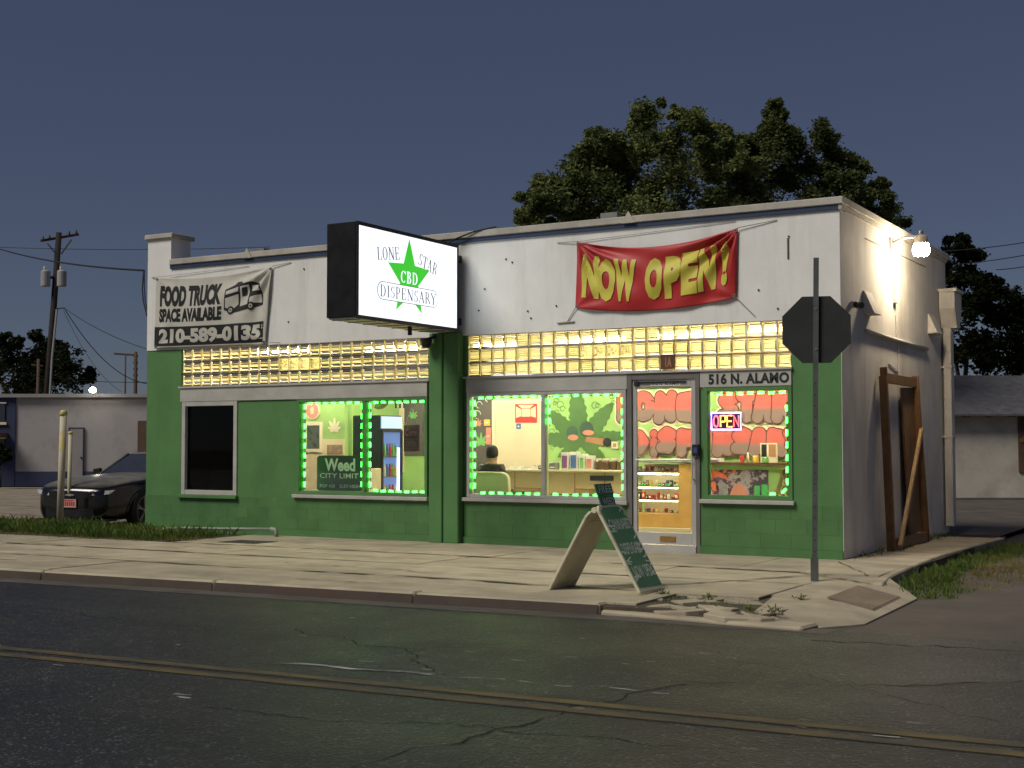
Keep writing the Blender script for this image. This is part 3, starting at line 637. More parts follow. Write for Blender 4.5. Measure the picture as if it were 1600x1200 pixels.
flat('eye_shade', circle(5.86, 1.60, .11, 16, .12), 'shade_green', mural, (0, 3.988, 0)); flat('eye_shade', circle(6.13, 1.66, .13, 16, .13), 'shade_green', mural, (0, 3.988, 0))
flat('eye', circle(5.88, 1.52, .10, 14, .05), 'pink', mural, (0, 3.983, 0)); flat('eye', circle(6.17, 1.60, .11, 14, .045), 'pink', mural, (0, 3.983, 0))
flat('cigar', [(6.10, 1.45), (6.13, 1.53), (6.48, 1.50), (6.48, 1.38)], 'tan', mural, (0, 3.986, 0)); flat('cigar_end', circle(6.52, 1.44, .08, 12, .075), 'black', mural, (0, 3.984, 0))
# chalkboard walls and their drawings, doors in the back wall
def chalk_leaf(x, z, s, mname='leaf_bright'):
    b = MB(); leaf_parts(b, x, z, s, (0, 3.985, 0), (1, 0, 0), (0, 0, 1), (0, -1, 0), .002); b.build('chalk_leaf', mname, mural)
part('chalk_panel', 'chalk_wall', (3.3, 4.30, 3.986, 3.999, .09, 2.32), parent=mural); part('chalk_panel', 'chalk_wall', (2.42, 2.95, 3.986, 3.999, 1.2, 2.32), parent=mural)
chalk_leaf(4.06, 1.42, .20); chalk_leaf(2.62, 1.9, .14); chalk_leaf(2.55, 1.32, .12); chalk_leaf(4.0, 1.75, .12, 'pink')
for x, z, r in ((4.02, 2.10, .06), (3.98, 1.93, .07), (4.2, 2.2, .05)):
    MB().tube([(x+r*math.cos(t), 3.984, z+r*math.sin(t)) for t in [k*.5 for k in range(10)]], .007, 4).build('chalk_swirl', 'chalk', mural)
idr = part('inner_door', 'cream', (4.36, 5.27, 3.96, 3.992, .09, 2.12)); part('casing', 'cream2', (4.30, 4.36, 3.95, 3.995, .09, 2.18), (5.27, 5.33, 3.95, 3.995, .09, 2.18), (4.36, 5.27, 3.95, 3.995, 2.12, 2.18))
MB().lathe([(.012, 0), (.03, -.05), (.02, -.07)], (5.18, 3.96, 1.02), 10, 'y').build('knob', 'galv', idr)
idr = part('inner_door', 'cream', (2.3, 2.42, 3.98, 3.999, .9, 2.2))
# back-wall swirls of the mural, thin dark lines
rv = random.Random(4)
for k in range(16):
    x, z, r = rv.choice([(5.55, 2.0), (6.55, 2.2), (5.45, 1.3), (5.6, 2.15), (6.4, 2.1), (5.5, 1.5)])+(rv.uniform(.04, .08),)
    x += rv.uniform(-.12, .12); z += rv.uniform(-.12, .12)
    MB().tube([(x+r*math.cos(t)*(1-t/12), 3.994, z+r*math.sin(t)*(1-t/12)) for t in [j*.6 for j in range(11)]], .005, 4).build('swirl', 'mural_dark', mural)

# ------------------------------------------------------------------ lights inside the shop
warm = emit('tube_light', (1.0, .88, .64), 210)
k = 0
for x, y, lab in ((1.6, 1.6, 'leftmost'), (3.4, 2.2, 'over the drinks cooler'), (5.2, 2.3, 'over the seated man'), (7.2, 2.1, 'over the shop counter'), (8.9, 2.0, 'behind the glass door'), (10.4, 1.7, 'over the right window')):
    t = empty('ceiling_light', (x, y, 3.1), label='warm fluorescent tube light hanging inside the shop, '+lab, cat='ceiling light', group='tube lights inside the shop')
    MB().box(x-.6, x+.6, y-.08, y+.08, 3.05, 3.098).build('housing', 'white', t)
    MB().tube([(x-.58, y, 2.99), (x+.58, y, 2.99)], .035, 10).build('tube', warm, t)
    MB().box(x-.6, x-.575, y-.04, y+.04, 2.94, 3.05).box(x+.575, x+.6, y-.04, y+.04, 2.94, 3.05).build('end_cap', 'white', t)

# ------------------------------------------------------------------ projecting sign
sg = empty('projecting_sign', (5.95, -.12, 3.0), label='illuminated white box sign with green star projecting from the shop front', cat='sign')
SX0, SX1, SY0, SY1, SZ0, SZ1 = 5.71, 6.19, -2.54, -.14, 3.0, 4.235
MB().box(SX0, SX1-.012, SY0, SY1, SZ0+.02, SZ1).build('cabinet', 'black_sign', sg, bevel=.01)
b = MB(); e = .045
b.box(SX1-.012, SX1+.012, SY0, SY1, SZ0, SZ0+e); b.box(SX1-.012, SX1+.012, SY0, SY1, SZ1-e, SZ1+.004); b.box(SX1-.012, SX1+.012, SY0, SY0+e*.8, SZ0+e, SZ1-e); b.box(SX1-.012, SX1+.012, SY1-e*.8, SY1, SZ0+e, SZ1-e)
b.build('rim', 'black', sg, bevel=.003)
MB().box(SX0+.02, SX1-.02, SY0+.03, SY1-.02, SZ0, SZ0+.018).build('bottom_panel', mat('sign_bottom', (.42, .42, .36), .35, .1, 3, 60, .05, metal=.3), sg)
for k in range(7): MB().box(SX0+.02, SX1-.02, SY0+.1+k*.33, SY0+.12+k*.33, SZ0-.008, SZ0).build('seam', 'galv_dark', sg)
# the lit face: slightly uneven, brighter where the tubes stand behind it
m = bpy.data.materials.new('sign_face'); m.use_nodes = True; nt = m.node_tree; b = nt.nodes['Principled BSDF']; MATS['sign_face'] = m
wv = nt.nodes.new('ShaderNodeTexWave'); wv.bands_direction = 'Z'; wv.inputs['Scale'].default_value = .8; wv.inputs['Distortion'].default_value = .4; wv.inputs['Detail'].default_value = 0
nt.links.new(_pos(nt), wv.inputs['Vector'])
b.inputs['Base Color'].default_value = (.8, .8, .8, 1); b.inputs['Emission Color'].default_value = (.86, .92, 1, 1); b.inputs['Roughness'].default_value = .3
nt.links.new(_ramp(nt, wv.outputs['Fac'], 0, 1, 1.12, 1.3), b.inputs['Emission Strength'])
MB().box(SX1-.012, SX1+.002, SY0+e*.8, SY1-e*.8, SZ0+e, SZ1-e).build('face', 'sign_face', sg)
SU, SV, SN, SO = (0, 1, 0), (0, 0, 1), (1, 0, 0), (SX1+.002, 0, 0)
star_m = emit('sign_green', (.035, .62, .02), .85); dark_m = emit('sign_text', (.10, .11, .11), .6); outl_m = emit('sign_white', (.86, .92, 1), 1.2)
# face runs from y=-2.5 (street end, left) to y=-.18; numbers below are measured on it
def sy(f): return SY0+.035+f*(SY1-SY0-.07)
def szz(f): return SZ0+.045+f*(SZ1-SZ0-.09)
cx_, cz_ = -1.367, 3.60; ro = .545; star = []
for k in range(10):
    a = math.pi/2+k*math.pi/5; r = ro if k % 2 == 0 else ro*.44; star.append((cx_+r*.95*math.cos(a), cz_+.02+r*1.0*math.sin(a)))
flat('star', star, star_m, sg, SO, SU, SV, SN, .002)
# roman letters drawn by hand: thick and thin strokes with serifs
def serif(ch):
    K, T, S_ = .15, .065, .05; o = []; ln = lambda x0, y0, x1, y1, w: o.append(('l', x0, y0, x1, y1, w)); ser = lambda x, y, w=.17: o.append(('l', x-w, y, x+w, y, S_))
    arc = lambda cx, cy_, rx, ry, a0, a1, wt, wn: o.append(('a', cx, cy_, rx, ry, a0, a1, wt, wn)); W_ = .8
    if ch == 'L': ln(.2, 0, .2, 1, K); ser(.2, 1-S_/2); ln(.05, S_/2, .75, S_/2, S_); ln(.73, 0, .73, .28, T); W_ = .8
    elif ch == 'O': arc(.5, .5, .44, .5, 0, 360, K, T); W_ = 1.0
    elif ch == 'N': ln(.2, 0, .2, 1, T); ln(.9, 0, .9, 1, T); ln(.2, .98, .9, .02, K); ser(.2, S_/2, .15); ser(.15, 1-S_/2, .12); ser(.9, 1-S_/2, .15); W_ = 1.08
    elif ch == 'E': ln(.2, 0, .2, 1, K); ln(.05, S_/2, .78, S_/2, S_); ln(.05, 1-S_/2, .74, 1-S_/2, S_); ln(.2, .52, .6, .52, S_); ln(.76, 0, .76, .25, T); ln(.72, 1, .72, .78, T); ln(.6, .42, .6, .62, T); W_ = .85
    elif ch == 'S': arc(.38, .74, .27, .25, 60, 270, .13, T); arc(.38, .26, .30, .25, -120, 90, .13, T); ln(.6, .78, .6, 1, T); ln(.08, .22, .08, 0, T); W_ = .74
    elif ch == 'T': ln(.45, 0, .45, 1, K); ln(.02, 1-S_/2, .88, 1-S_/2, S_); ln(.04, 1, .04, .76, T); ln(.86, 1, .86, .76, T); ser(.45, S_/2); W_ = .9
    elif ch == 'A': ln(.12, 0, .48, 1, T); ln(.46, 1, .85, 0, K); ln(.25, .36, .7, .36, S_); ser(.12, S_/2, .13); ser(.86, S_/2, .16); W_ = .98
    elif ch == 'R': ln(.2, 0, .2, 1, K); ser(.2, S_/2); ln(.05, 1-S_/2, .45, 1-S_/2, S_); arc(.42, .75, .32, .25, -90, 90, .14, T); ln(.2, .5, .45, .5, S_); ln(.45, .5, .9, .02, .13); W_ = .92
    elif ch == 'D': ln(.2, 0, .2, 1, K); ln(.05, S_/2, .45, S_/2, S_); ln(.05, 1-S_/2, .45, 1-S_/2, S_); arc(.42, .5, .48, .5, -90, 90, K, T); W_ = 1.0
    elif ch == 'I': ln(.22, 0, .22, 1, K); ser(.22, S_/2); ser(.22, 1-S_/2); W_ = .46
    elif ch == 'P': ln(.2, 0, .2, 1, K); ser(.2, S_/2); ln(.05, 1-S_/2, .45, 1-S_/2, S_); arc(.42, .73, .32, .27, -90, 90, .14, T); ln(.2, .46, .45, .46, S_); W_ = .82
    elif ch == 'Y': ln(.06, 1, .47, .48, .13); ln(.88, 1, .47, .48, T); ln(.47, 0, .47, .5, K); ser(.47, S_/2); ser(.08, 1-S_/2, .12); ser(.88, 1-S_/2, .12); W_ = .94
    elif ch == 'C': arc(.5, .5, .44, .5, 45, 315, K, T); ln(.82, .72, .82, .95, T); W_ = .92
    elif ch == 'B': ln(.2, 0, .2, 1, K); ln(.05, S_/2, .45, S_/2, S_); ln(.05, 1-S_/2, .45, 1-S_/2, S_); ln(.2, .52, .45, .52, S_); arc(.4, .76, .28, .24, -90, 90, .13, T); arc(.42, .26, .34, .26, -90, 90, .15, T); W_ = .85
    return o, W_
def roman(name, s, m, parent, y0, z0, y1, z1, h, lift=.003, bold=1., arcf=0):
    """letters of height h strung along the line from (y0,z0) to (y1,z1); arcf lifts the middle"""
    total = sum(serif(c)[1]+.12 for c in s)-.12; d = Vector((y1-y0, z1-z0)); L = d.length; pen = 0; mb = MB()
    for c in s:
        st_, wd = serif(c); f = (pen+wd/2)/total; base = Vector((y0, z0))+d*f; sl = math.atan2(d.y, d.x)+arcf*(1-2*f)*4/L*.0 ; u = Vector((math.cos(sl), math.sin(sl))); v = Vector((-u.y, u.x))
        off = arcf*4*f*(1-f); xs_ = L/total
        def P(x, y): q = base+u*((x-wd/2)*xs_)+v*(y*h+off); return (q.x, q.y)
        for q in st_:
            if q[0] == 'l':
                _, xa, ya, xb, yb, w_ = q; w_ *= bold; dx, dy = (xb-xa)*xs_, (yb-ya)*h; n_ = math.hypot(dx, dy); px, py = -dy/n_*w_/2*min(h, xs_)/xs_, dx/n_*w_/2*min(h, xs_)/h
                mb.prism([P(xa+px, ya+py), P(xa-px, ya-py), P(xb-px, yb-py), P(xb+px, yb+py)], SO, SU, SV, SN, lift+.0002*(len(mb.f) % 5))
            else:
                _, ax, ay, rx, ry, a0, a1, wt_, wn_ = q; n_ = max(6, int(abs(a1-a0)/18)); prev = None
                for k in range(n_+1):
                    t = R(a0+(a1-a0)*k/n_); w_ = (wn_+(wt_-wn_)*abs(math.cos(t)))*bold
                    o_, i_ = P(ax+rx*math.cos(t), ay+ry*math.sin(t)), P(ax+(rx-w_)*math.cos(t), ay+(ry-w_*.55)*math.sin(t))
                    if prev: mb.prism([prev[0], o_, i_, prev[1]], SO, SU, SV, SN, lift)
                    prev = (o_, i_)
        pen += wd+.12
    return mb.build(name, m, parent)
roman('lettering', 'LONE', dark_m, sg, -2.091, 3.79, -1.591, 3.85, .17)
roman('lettering', 'STAR', dark_m, sg, -1.161, 3.84, -0.713, 3.73, .17)
roman('lettering', 'CBD', outl_m, sg, -1.573, 3.555, -1.161, 3.555, .16, .004, 1.25)
# the rounded name band
def rrect(y0, y1, z0, z1, n=8):
    r = (z1-z0)/2; zc = (z0+z1)/2
    return [(y1-r+r*math.cos(t), zc+r*math.sin(t)) for t in [-math.pi/2+math.pi*k/n for k in range(n+1)]]+[(y0+r+r*math.cos(t), zc+r*math.sin(t)) for t in [math.pi/2+math.pi*k/n for k in range(n+1)]]
flat('name_band', rrect(-2.1, -0.66, 3.285, 3.525), dark_m, sg, SO, SU, SV, SN, .003); flat('name_band', rrect(-2.0900000000000003, -0.67, 3.294, 3.516), outl_m, sg, SO, SU, SV, SN, .0042)
roman('lettering', 'DISPENSARY', dark_m, sg, -2.039, 3.325, -0.722, 3.325, .155, .0056)
MB().tube([(SX1-.1, -1.2, 3.0), (SX1-.1, -1.2, 2.88)], .03, 8).build('drain_pipe', 'black', sg)
for y in (-.14,): MB().box(5.72, 6.16, -.14, -.0, 3.1, 3.2).box(5.72, 6.16, -.14, 0, 4.0, 4.1).build('bracket', 'black', sg)
MB().tube([(6.0, -.2, 4.24), (6.1, -.1, 4.33), (6.4, -.07, 4.42), (6.75, -.02, 4.47)], .012, 6).build('cable', 'wire', sg)
fl = empty('flood_light', (5.8, -.12, 2.85), label='black floodlight under the box sign on the green pilaster', cat='floodlight')
MB().lathe([(.05, 0), (.075, .05), (.09, .13)], (5.72, -.25, 2.78), 10).build('head', 'black', fl); MB().bar((5.72, -.25, 2.9), (5.8, -.11, 2.95), .04).build('arm', 'black', fl)

# ------------------------------------------------------------------ cloth banners
def banner_fn(c00, c10, c11, c01, sag_t, sag_b, folds, bulge):
    """corners (x,z): bottom left, bottom right, top right, top left; returns f(u,v) -> point"""
    def f(u, v):
        xb = c00[0]+(c10[0]-c00[0])*u; xt = c01[0]+(c11[0]-c01[0])*u; zb = c00[1]+(c10[1]-c00[1])*u-sag_b*4*u*(1-u); zt = c01[1]+(c11[1]-c01[1])*u-sag_t*4*u*(1-u)
        x = xb+(xt-xb)*v; z = zb+(zt-zb)*v; y = -.03-bulge*math.sin(math.pi*u)*math.sin(math.pi*min(1, v*.9+.05))
        for fu, fv, ang, wl, am, dec in folds:      # tension folds that fan out of a corner
            du, dv = (u-fu), (v-fv)*.5; r = math.hypot(du, dv)+1e-4; th = math.atan2(dv, du)
            y -= am*math.sin(th*wl+ang)*math.exp(-r/dec)*min(1, r*7)
        return Vector((x, y, z))
    return f
def cloth(name, f, m, parent, nu=100, nv=48):
    b = MB(); b.v = [tuple(f(i/nu, j/nv)) for j in range(nv+1) for i in range(nu+1)]
    b.f = [(j*(nu+1)+i, j*(nu+1)+i+1, (j+1)*(nu+1)+i+1, (j+1)*(nu+1)+i) for j in range(nv) for i in range(nu)]
    o = b.build(name, m, parent, smooth=True); md = o.modifiers.new('t', 'SOLIDIFY'); md.thickness = .002; md.offset = 0; return o
rb = empty('red_banner', (9.15, -.03, 3.2), label='red vinyl banner reading NOW OPEN in yellow, sagging between ropes', cat='banner')
rf = banner_fn((8.0, 3.255), (10.31, 3.27), (10.34, 4.16), (8.03, 4.16), .16, .10, [(0, 1, .5, 13, .05, .36), (1, 1, .2, 14, .06, .38), (0, 0, .3, 8, .02, .2), (1, 0, .8, 8, .02, .2)], .05)
cloth('cloth', rf, 'banner_red', rb)
def wtext(name, s, m, parent, f, u0, u1, v0, v1, lift, bold, spacing=1., cut=.02, jig=None):
    return text(name, s, m, parent, (u0, u1, v0, v1), N=(0, -1, 0), warp=(lambda a, b: f(a, b)), lift=lift, bold=bold, spacing=spacing, cut=cut)
for ch, u0, u1, dv in (('N', .045, .155, .01), ('O', .145, .265, -.02), ('W', .255, .395, -.01), ('O', .455, .565, 0), ('P', .575, .675, .0), ('E', .675, .775, .02), ('N', .78, .88, .03), ('!', .91, .95, .05)):
    wtext('letter', ch, 'banner_yellow', rb, rf, u0, u1, .16+dv, .82+dv, .011, .075)
def rope(a, b, parent, r=.006, sag=.0, name='rope', m='rope', n=6):
    a, b = Vector(a), Vector(b); pts = [a.lerp(b, k/n)-Vector((0, 0, sag*4*(k/n)*(1-k/n))) for k in range(n+1)]
    return MB().tube(pts, r, 5).build(name, m, parent)
rope(rf(0, 1), (7.72, -.01, 4.17), rb); rope(rf(1, 1), (10.85, -.01, 4.22), rb); rope(rf(0, 1)+Vector((0, .01, .0)), (10.3, -.01, 4.25), rb, .004); rope(rf(0, 0), (7.86, -.01, 3.06), rb); rope(rf(1, 0), (10.55, -.01, 3.02), rb)
rope((7.72, -.012, 3.06), (7.98, -.012, 3.07), rb, .012)
def grommets(f, parent):
    for u, v in ((.012, .03), (.988, .03), (.988, .97), (.012, .97)):
        p = f(u, v); MB().lathe([(.022, -.006), (.022, .002), (.010, .002), (.010, -.006)], p, 12, 'y').build('grommet', 'galv', parent)
grommets(rf, rb)
fb = empty('food_truck_banner', (1.4, -.03, 2.97), label='white banner reading FOOD TRUCK SPACE AVAILABLE with a phone number', cat='banner')
ff = banner_fn((.20, 2.985), (2.57, 2.965), (2.69, 4.185), (.22, 4.165), .07, .0, [(1, 1, .2, 11, .05, .30), (0, 1, .4, 9, .014, .16), (1, .05, .7, 7, .03, .2), (0, 0, .3, 8, .015, .2)], .04)
cloth('cloth', ff, 'banner_white', fb)
def patch(name, m, parent, f, u0, u1, v0, v1, lift, nu=40, nv=8):
    b = MB(); b.v = [tuple(f(u0+(u1-u0)*i/nu, v0+(v1-v0)*j/nv)+Vector((0, -lift, 0))) for j in range(nv+1) for i in range(nu+1)]
    b.f = [(j*(nu+1)+i, j*(nu+1)+i+1, (j+1)*(nu+1)+i+1, (j+1)*(nu+1)+i) for j in range(nv) for i in range(nu)]
    return b.build(name, m, parent, smooth=True)
grommets(ff, fb)
patch('band', 'paint_black', fb, ff, .0, .975, .03, .30, .005)
wtext('lettering', 'FOOD TRUCK', 'paint_black', fb, ff, .045, .60, .585, .885, .005, .058, 1.0); wtext('lettering', 'SPACE AVAILABLE', 'paint_black', fb, ff, .04, .61, .365, .56, .005, .055, 1.0)
wtext('lettering', '210-589-0135', 'banner_white', fb, ff, .045, .95, .06, .27, .011, .055, 1.0)
def wpoly(name, pts, m, parent, f, lift):
    bm = bmesh.new(); bm.faces.new([bm.verts.new((u, v, 0)) for u, v in pts])
    for ax in (0, 1):
        lo, hi = min(p[ax] for p in pts), max(p[ax] for p in pts); k = max(2, math.ceil((hi-lo)/.02))
        for i in range(1, k): bmesh.ops.bisect_plane(bm, geom=bm.verts[:]+bm.edges[:]+bm.faces[:], plane_co=[lo+(hi-lo)*i/k if a == ax else 0 for a in range(3)], plane_no=[1 if a == ax else 0 for a in range(3)])
    inv = world_matrix(parent).inverted()
    for v in bm.verts: v.co = inv @ (f(v.co.x, v.co.y)+Vector((0, -lift, 0)))
    me = bpy.data.meshes.new(name); bm.to_mesh(me); bm.free(); o = bpy.data.objects.new(name, me); COL.objects.link(o); o.parent = parent; me.materials.append(MATS[m]); return o
# printed food truck
K = 'paint_black'; Wn = 'banner_white'
for pts, mm, lf_ in (([(.63, .50), (.63, .78), (.72, .84), (.85, .85), (.92, .80), (.94, .64), (.95, .52), (.90, .50), (.70, .45)], K, .005),
                     ([(.64, .53), (.64, .66), (.745, .70), (.745, .56), (.70, .50)], Wn, .008), ([(.64, .71), (.64, .76), (.745, .80), (.745, .74)], Wn, .008),
                     ([(.76, .53), (.76, .80), (.83, .81), (.83, .55)], Wn, .008), ([(.775, .66), (.775, .78), (.815, .785), (.815, .67)], K, .011),
                     ([(.845, .56), (.845, .64), (.93, .66), (.94, .55)], Wn, .008), ([(.85, .72), (.85, .80), (.91, .785), (.925, .71)], Wn, .008), ([(.71, .83), (.73, .87), (.77, .87), (.775, .84)], K, .005)):
    wpoly('printed_truck', pts, mm, fb, ff, lf_)
for u, v in ((.685, .49), (.86, .52)):
    wpoly('printed_wheel', circle(u, v, .028, 14, .055), K, fb, ff, .012); wpoly('printed_wheel', circle(u, v, .015, 12, .03), Wn, fb, ff, .015); wpoly('printed_wheel', circle(u, v, .007, 8, .014), K, fb, ff, .018)
rope(ff(1, 1), (3.05, -.01, 4.22), fb); rope(ff(0, 1), (2.2, -.012, 4.22), fb, .004); rope(ff(0, 1), (.1, -.01, 4.17), fb); rope(ff(.97, .02), (2.85, -.02, 2.985), fb)

# ------------------------------------------------------------------ green light strips in the windows
led = emit('led_green', (.04, 1.0, .06), 16); wire_g = mat('strip_cable', (.02, .12, .05), .6)
LEDM = None
def strip(label, lines, seg=.145, y=.074):
    global LEDM
    t = empty('light_strip', (lines[0][0][0], y, lines[0][0][1]), label=label, cat='light strip', group='green light strips in the windows')
    b = MB(); rj = random.Random(len(label)); n_ = 0
    for (xa, za), (xb, zb) in lines:
        L = math.hypot(xb-xa, zb-za); n = max(1, round(L/seg)); ang = math.atan2(zb-za, xb-xa)
        b.bar((xa, y+.012, za), (xb, y+.012, zb), .012)
        for k in range(n):
            f = (k+.5)/n; loc = Vector((xa+(xb-xa)*f, y, za+(zb-za)*f+rj.uniform(-.006, .006)))
            if LEDM is None:
                o = MB().box(-.038, .038, -.009, .009, -.014, .014).build('lamp', led, t, local=True, bevel=.004); LEDM = o
            else: o = link_copy(LEDM, t, loc)
            o.location = loc-t.location; o.rotation_euler = (0, -ang+rj.uniform(-.12, .12), 0)
    b.build('cable', wire_g, t)
strip('green lights round the left pane above the Weed City Limit sign', [((3.27, .72), (3.27, 2.06)), ((3.30, 2.028), (4.34, 2.028)), ((4.355, 2.04), (4.355, .74))])
strip('green lights round the pane in front of the drinks cooler', [((4.505, .74), (4.505, 2.05)), ((4.54, 2.028), (5.50, 2.028)), ((4.54, .715), (5.52, .715))])
strip('green lights round the middle window pane in front of the seated man', [((6.335, .74), (6.335, 2.06)), ((6.37, 2.06), (7.36, 2.06)), ((7.37, 2.055), (7.43, 2.01)), ((6.40, .715), (7.42, .715))])
strip('green lights round the middle window pane in front of the leaf mural', [((7.545, 1.65), (7.545, 2.07)), ((7.58, 2.062), (8.64, 2.062)), ((8.655, 2.06), (8.655, .75)), ((7.56, .715), (8.64, .715))])
strip('green lights along the top and right of the window beside the door', [((9.96, 2.05), (10.94, 2.05)), ((10.925, 1.93), (10.925, .85)), ((10.91, .85), (10.85, .79)), ((10.80, .78), (10.66, .78))])

# ------------------------------------------------------------------ neon OPEN sign
ns = empty('open_sign', (10.09, .14, 1.58), label='glowing OPEN sign in red letters with blue white border', cat='neon sign')
MB().box(9.885, 10.305, .15, .165, 1.58, 1.815).build('backing', mat('neon_back', (.03, .01, .05), .3), ns)
nb = emit('neon_blue', (.42, .26, 1.0), 9); nr = emit('neon_red', (1.0, .10, .13), 4.5); ny = emit('neon_yellow', (1.0, .50, .10), 4.5)
x0, x1, z0, z1 = 9.895, 10.295, 1.59, 1.805
MB().tube([(x0, .14, z0), (x1, .14, z0), (x1, .14, z1), (x0, .14, z1), (x0, .14, z0)], .012, 6).build('border_tube', nb, ns)
def letter_tube(ch, xa, xb, mm):
    za, zb = 1.625, 1.77; zm = (za+zb)/2; r = .0105; y = .138; b = MB(); P = lambda *q: [(x, y, z) for x, z in q]
    if ch == 'O': b.tube([((xa+xb)/2+(xb-xa)/2*math.cos(t), y, zm+(zb-za)/2*math.sin(t)) for t in [2*math.pi*k/14 for k in range(15)]], r, 6)
    elif ch == 'P': b.tube(P((xa, za), (xa, zb), (xb-.01, zb), (xb, zb-.02), (xb, zm+.01), (xb-.01, zm-.005), (xa, zm-.005)), r, 6)
    elif ch == 'E': b.tube(P((xb, za), (xa, za), (xa, zb), (xb, zb)), r, 6).tube(P((xa, zm), (xb-.01, zm)), r, 6)
    elif ch == 'N': b.tube(P((xa, za), (xa, zb), (xb, za), (xb, zb)), r, 6)
    b.build('letter_tube', mm, ns)
for ch, a, mm in (('O', 9.925, nr), ('P', 10.02, ny), ('E', 10.11, ny), ('N', 10.20, nr)): letter_tube(ch, a, a+.068, mm)
MB().tube([(10.0, .15, 1.815), (10.0, .12, 2.09)], .003, 4).tube([(10.2, .15, 1.815), (10.2, .12, 2.09)], .003, 4).build('chain', 'galv', ns)

# ------------------------------------------------------------------ things inside the shop
FZ = .09
ws = empty('city_limit_sign', (3.85, .22, .70), label='dark green Weed City Limit road sign standing in the left window', cat='sign')
MB().prism([(3.39, .72), (3.43, .70), (4.22, .70), (4.26, .72), (4.26, 1.20), (4.22, 1.235), (3.43, 1.235), (3.39, 1.20)], (0, .24, 0), (1, 0, 0), (0, 0, 1), (0, -1, 0), .012).build('panel', 'road_sign_green', ws)
mat('sign_letter', (.85, .9, .85), .5, .05)
SOO = (0, .228, 0)
text('lettering', 'Weed', 'sign_letter', ws, (3.54, 4.12, .995, 1.19), O=SOO, bold=.035, lift=.002); text('lettering', 'CITY LIMIT', 'sign_letter', ws, (3.45, 4.18, .89, .965), O=SOO, bold=.005, lift=.002)
text('lettering', 'POP 420', 'sign_letter', ws, (3.45, 3.74, .745, .795), O=SOO, bold=.008, lift=.002); text('lettering', 'ELEV HIGH', 'sign_letter', ws, (3.83, 4.21, .745, .795), O=SOO, bold=.008, lift=.002)
MB().box(3.5, 3.53, .24, .4, .70, .72).box(4.1, 4.13, .24, .4, .7, .72).build('foot', 'galv', ws)
part('window_ledge', 'cream2', (3.2, 5.56, .2, .5, .64, .70)); part('window_ledge', 'cream2', (6.25, 8.74, .2, .42, .63, .69)); part('window_ledge', 'cream2', (9.84, 11.02, .2, .4, .66, .735))
# drinks cooler
fg = empty('drinks_cooler', (3.62, 1.48, FZ), label='black drinks cooler with lit blue glass door behind the left window', cat='cooler')
MB().box(3.34, 3.88, 1.2, 1.80, FZ, 1.87).build('cabinet', mat('cooler_black', (.03, .036, .045), .35, .1, 3), fg, bevel=.01)
MB().box(3.88, 3.90, 1.22, 1.78, 1.66, 1.85).build('light_box', emit('cooler_header', (.55, .75, 1), .9), fg)
MB().box(3.882, 3.886, 1.25, 1.75, .25, 1.60).build('interior', emit('cooler_inside', (.12, .22, .62), .6), fg)
MB().box(3.886, 3.91, 1.66, 1.70, .45, 1.35).build('tube_light', emit('cooler_tube', (.75, .85, 1), 3.0), fg)
MB().box(3.882, 3.915, 1.22, 1.25, .2, 1.64).box(3.882, 3.915, 1.75, 1.78, .2, 1.64).box(3.882, 3.915, 1.25, 1.75, 1.60, 1.64).box(3.882, 3.915, 1.25, 1.75, .2, .25).build('door_frame', 'black', fg)
rk = random.Random(9)
for z in (.55, .88, 1.2):
    MB().box(3.886, 3.90, 1.26, 1.65, z, z+.015).build('shelf', 'galv', fg)
    for k in range(5):
        MB().lathe([(.028, 0), (.028, .12), (.012, .17), (.012, .2)], (3.93-.035, 1.30+k*.075, z+.015), 8).build('bottle', ['blue_card', 'white', 'red', 'yellow_card', 'leaf_bright'][rk.randrange(5)], fg)
# small things on the left room's wall
rc = empty('round_wall_sign', (1.50, 2.5, 2.0), label='round pink sign high on the green wall inside the left window', cat='wall sign')
MB().lathe([(.16, 0), (.16, -.02)], (1.50, 2.5, 2.0), 24, 'y').build('rim', 'cream', rc); MB().lathe([(.135, -.02), (.135, -.024)], (1.50, 2.5, 2.0), 24, 'y').build('disc', 'pink', rc)
text('number', '8', 'cream2', rc, (1.46, 1.54, 1.94, 2.06), O=(0, 2.476, 0), bold=.02)
pf = empty('dark_picture', (1.53, 2.5, 1.27), label='dark picture in a cream frame below the round pink sign', cat='picture')
MB().box(1.33, 1.72, 2.47, 2.5, 1.27, 1.33).box(1.33, 1.72, 2.47, 2.5, 1.74, 1.80).box(1.33, 1.38, 2.47, 2.5, 1.33, 1.74).box(1.67, 1.72, 2.47, 2.5, 1.33, 1.74).build('frame', 'cream2', pf)
MB().box(1.38, 1.67, 2.485, 2.5, 1.33, 1.74).build('picture', mat('dusk_picture', (.05, .07, .055), .3, .4, 8), pf)
lo = empty('leaf_ornament', (1.98, 2.5, 1.52), label='pale cut out leaf ornament on the green wall behind the left window', cat='ornament')
b = MB(); leaf_parts(b, 1.98, 1.66, .21, (0, 2.498, 0), (1, 0, 0), (0, 0, 1), (0, -1, 0), .012); b.build('leaf', 'cream2', lo)
bp_ = part('wall_base', 'cream', (.25, 2.2, 2.488, 2.4995, FZ, 1.5))
ps = empty('animal_poster', (1.98, 2.49, 1.22), label='small dark patterned poster below the pale leaf ornament', cat='poster')
MB().box(1.83, 2.16, 2.478, 2.487, 1.24, 1.40).build('sheet', mat('spotty', (.25, .18, .12), .6, .9, 14, 30), ps)
cb = empty('carton', (3.85, .9, FZ), label='cream cardboard box between the road sign and the cooler', cat='box')
MB().box(3.62, 3.98, .75, 1.1, FZ, 1.03).build('sides', 'cream', cb, bevel=.008); MB().box(3.63, 3.97, .9, .94, 1.03, 1.034).build('tape', 'tan', cb)
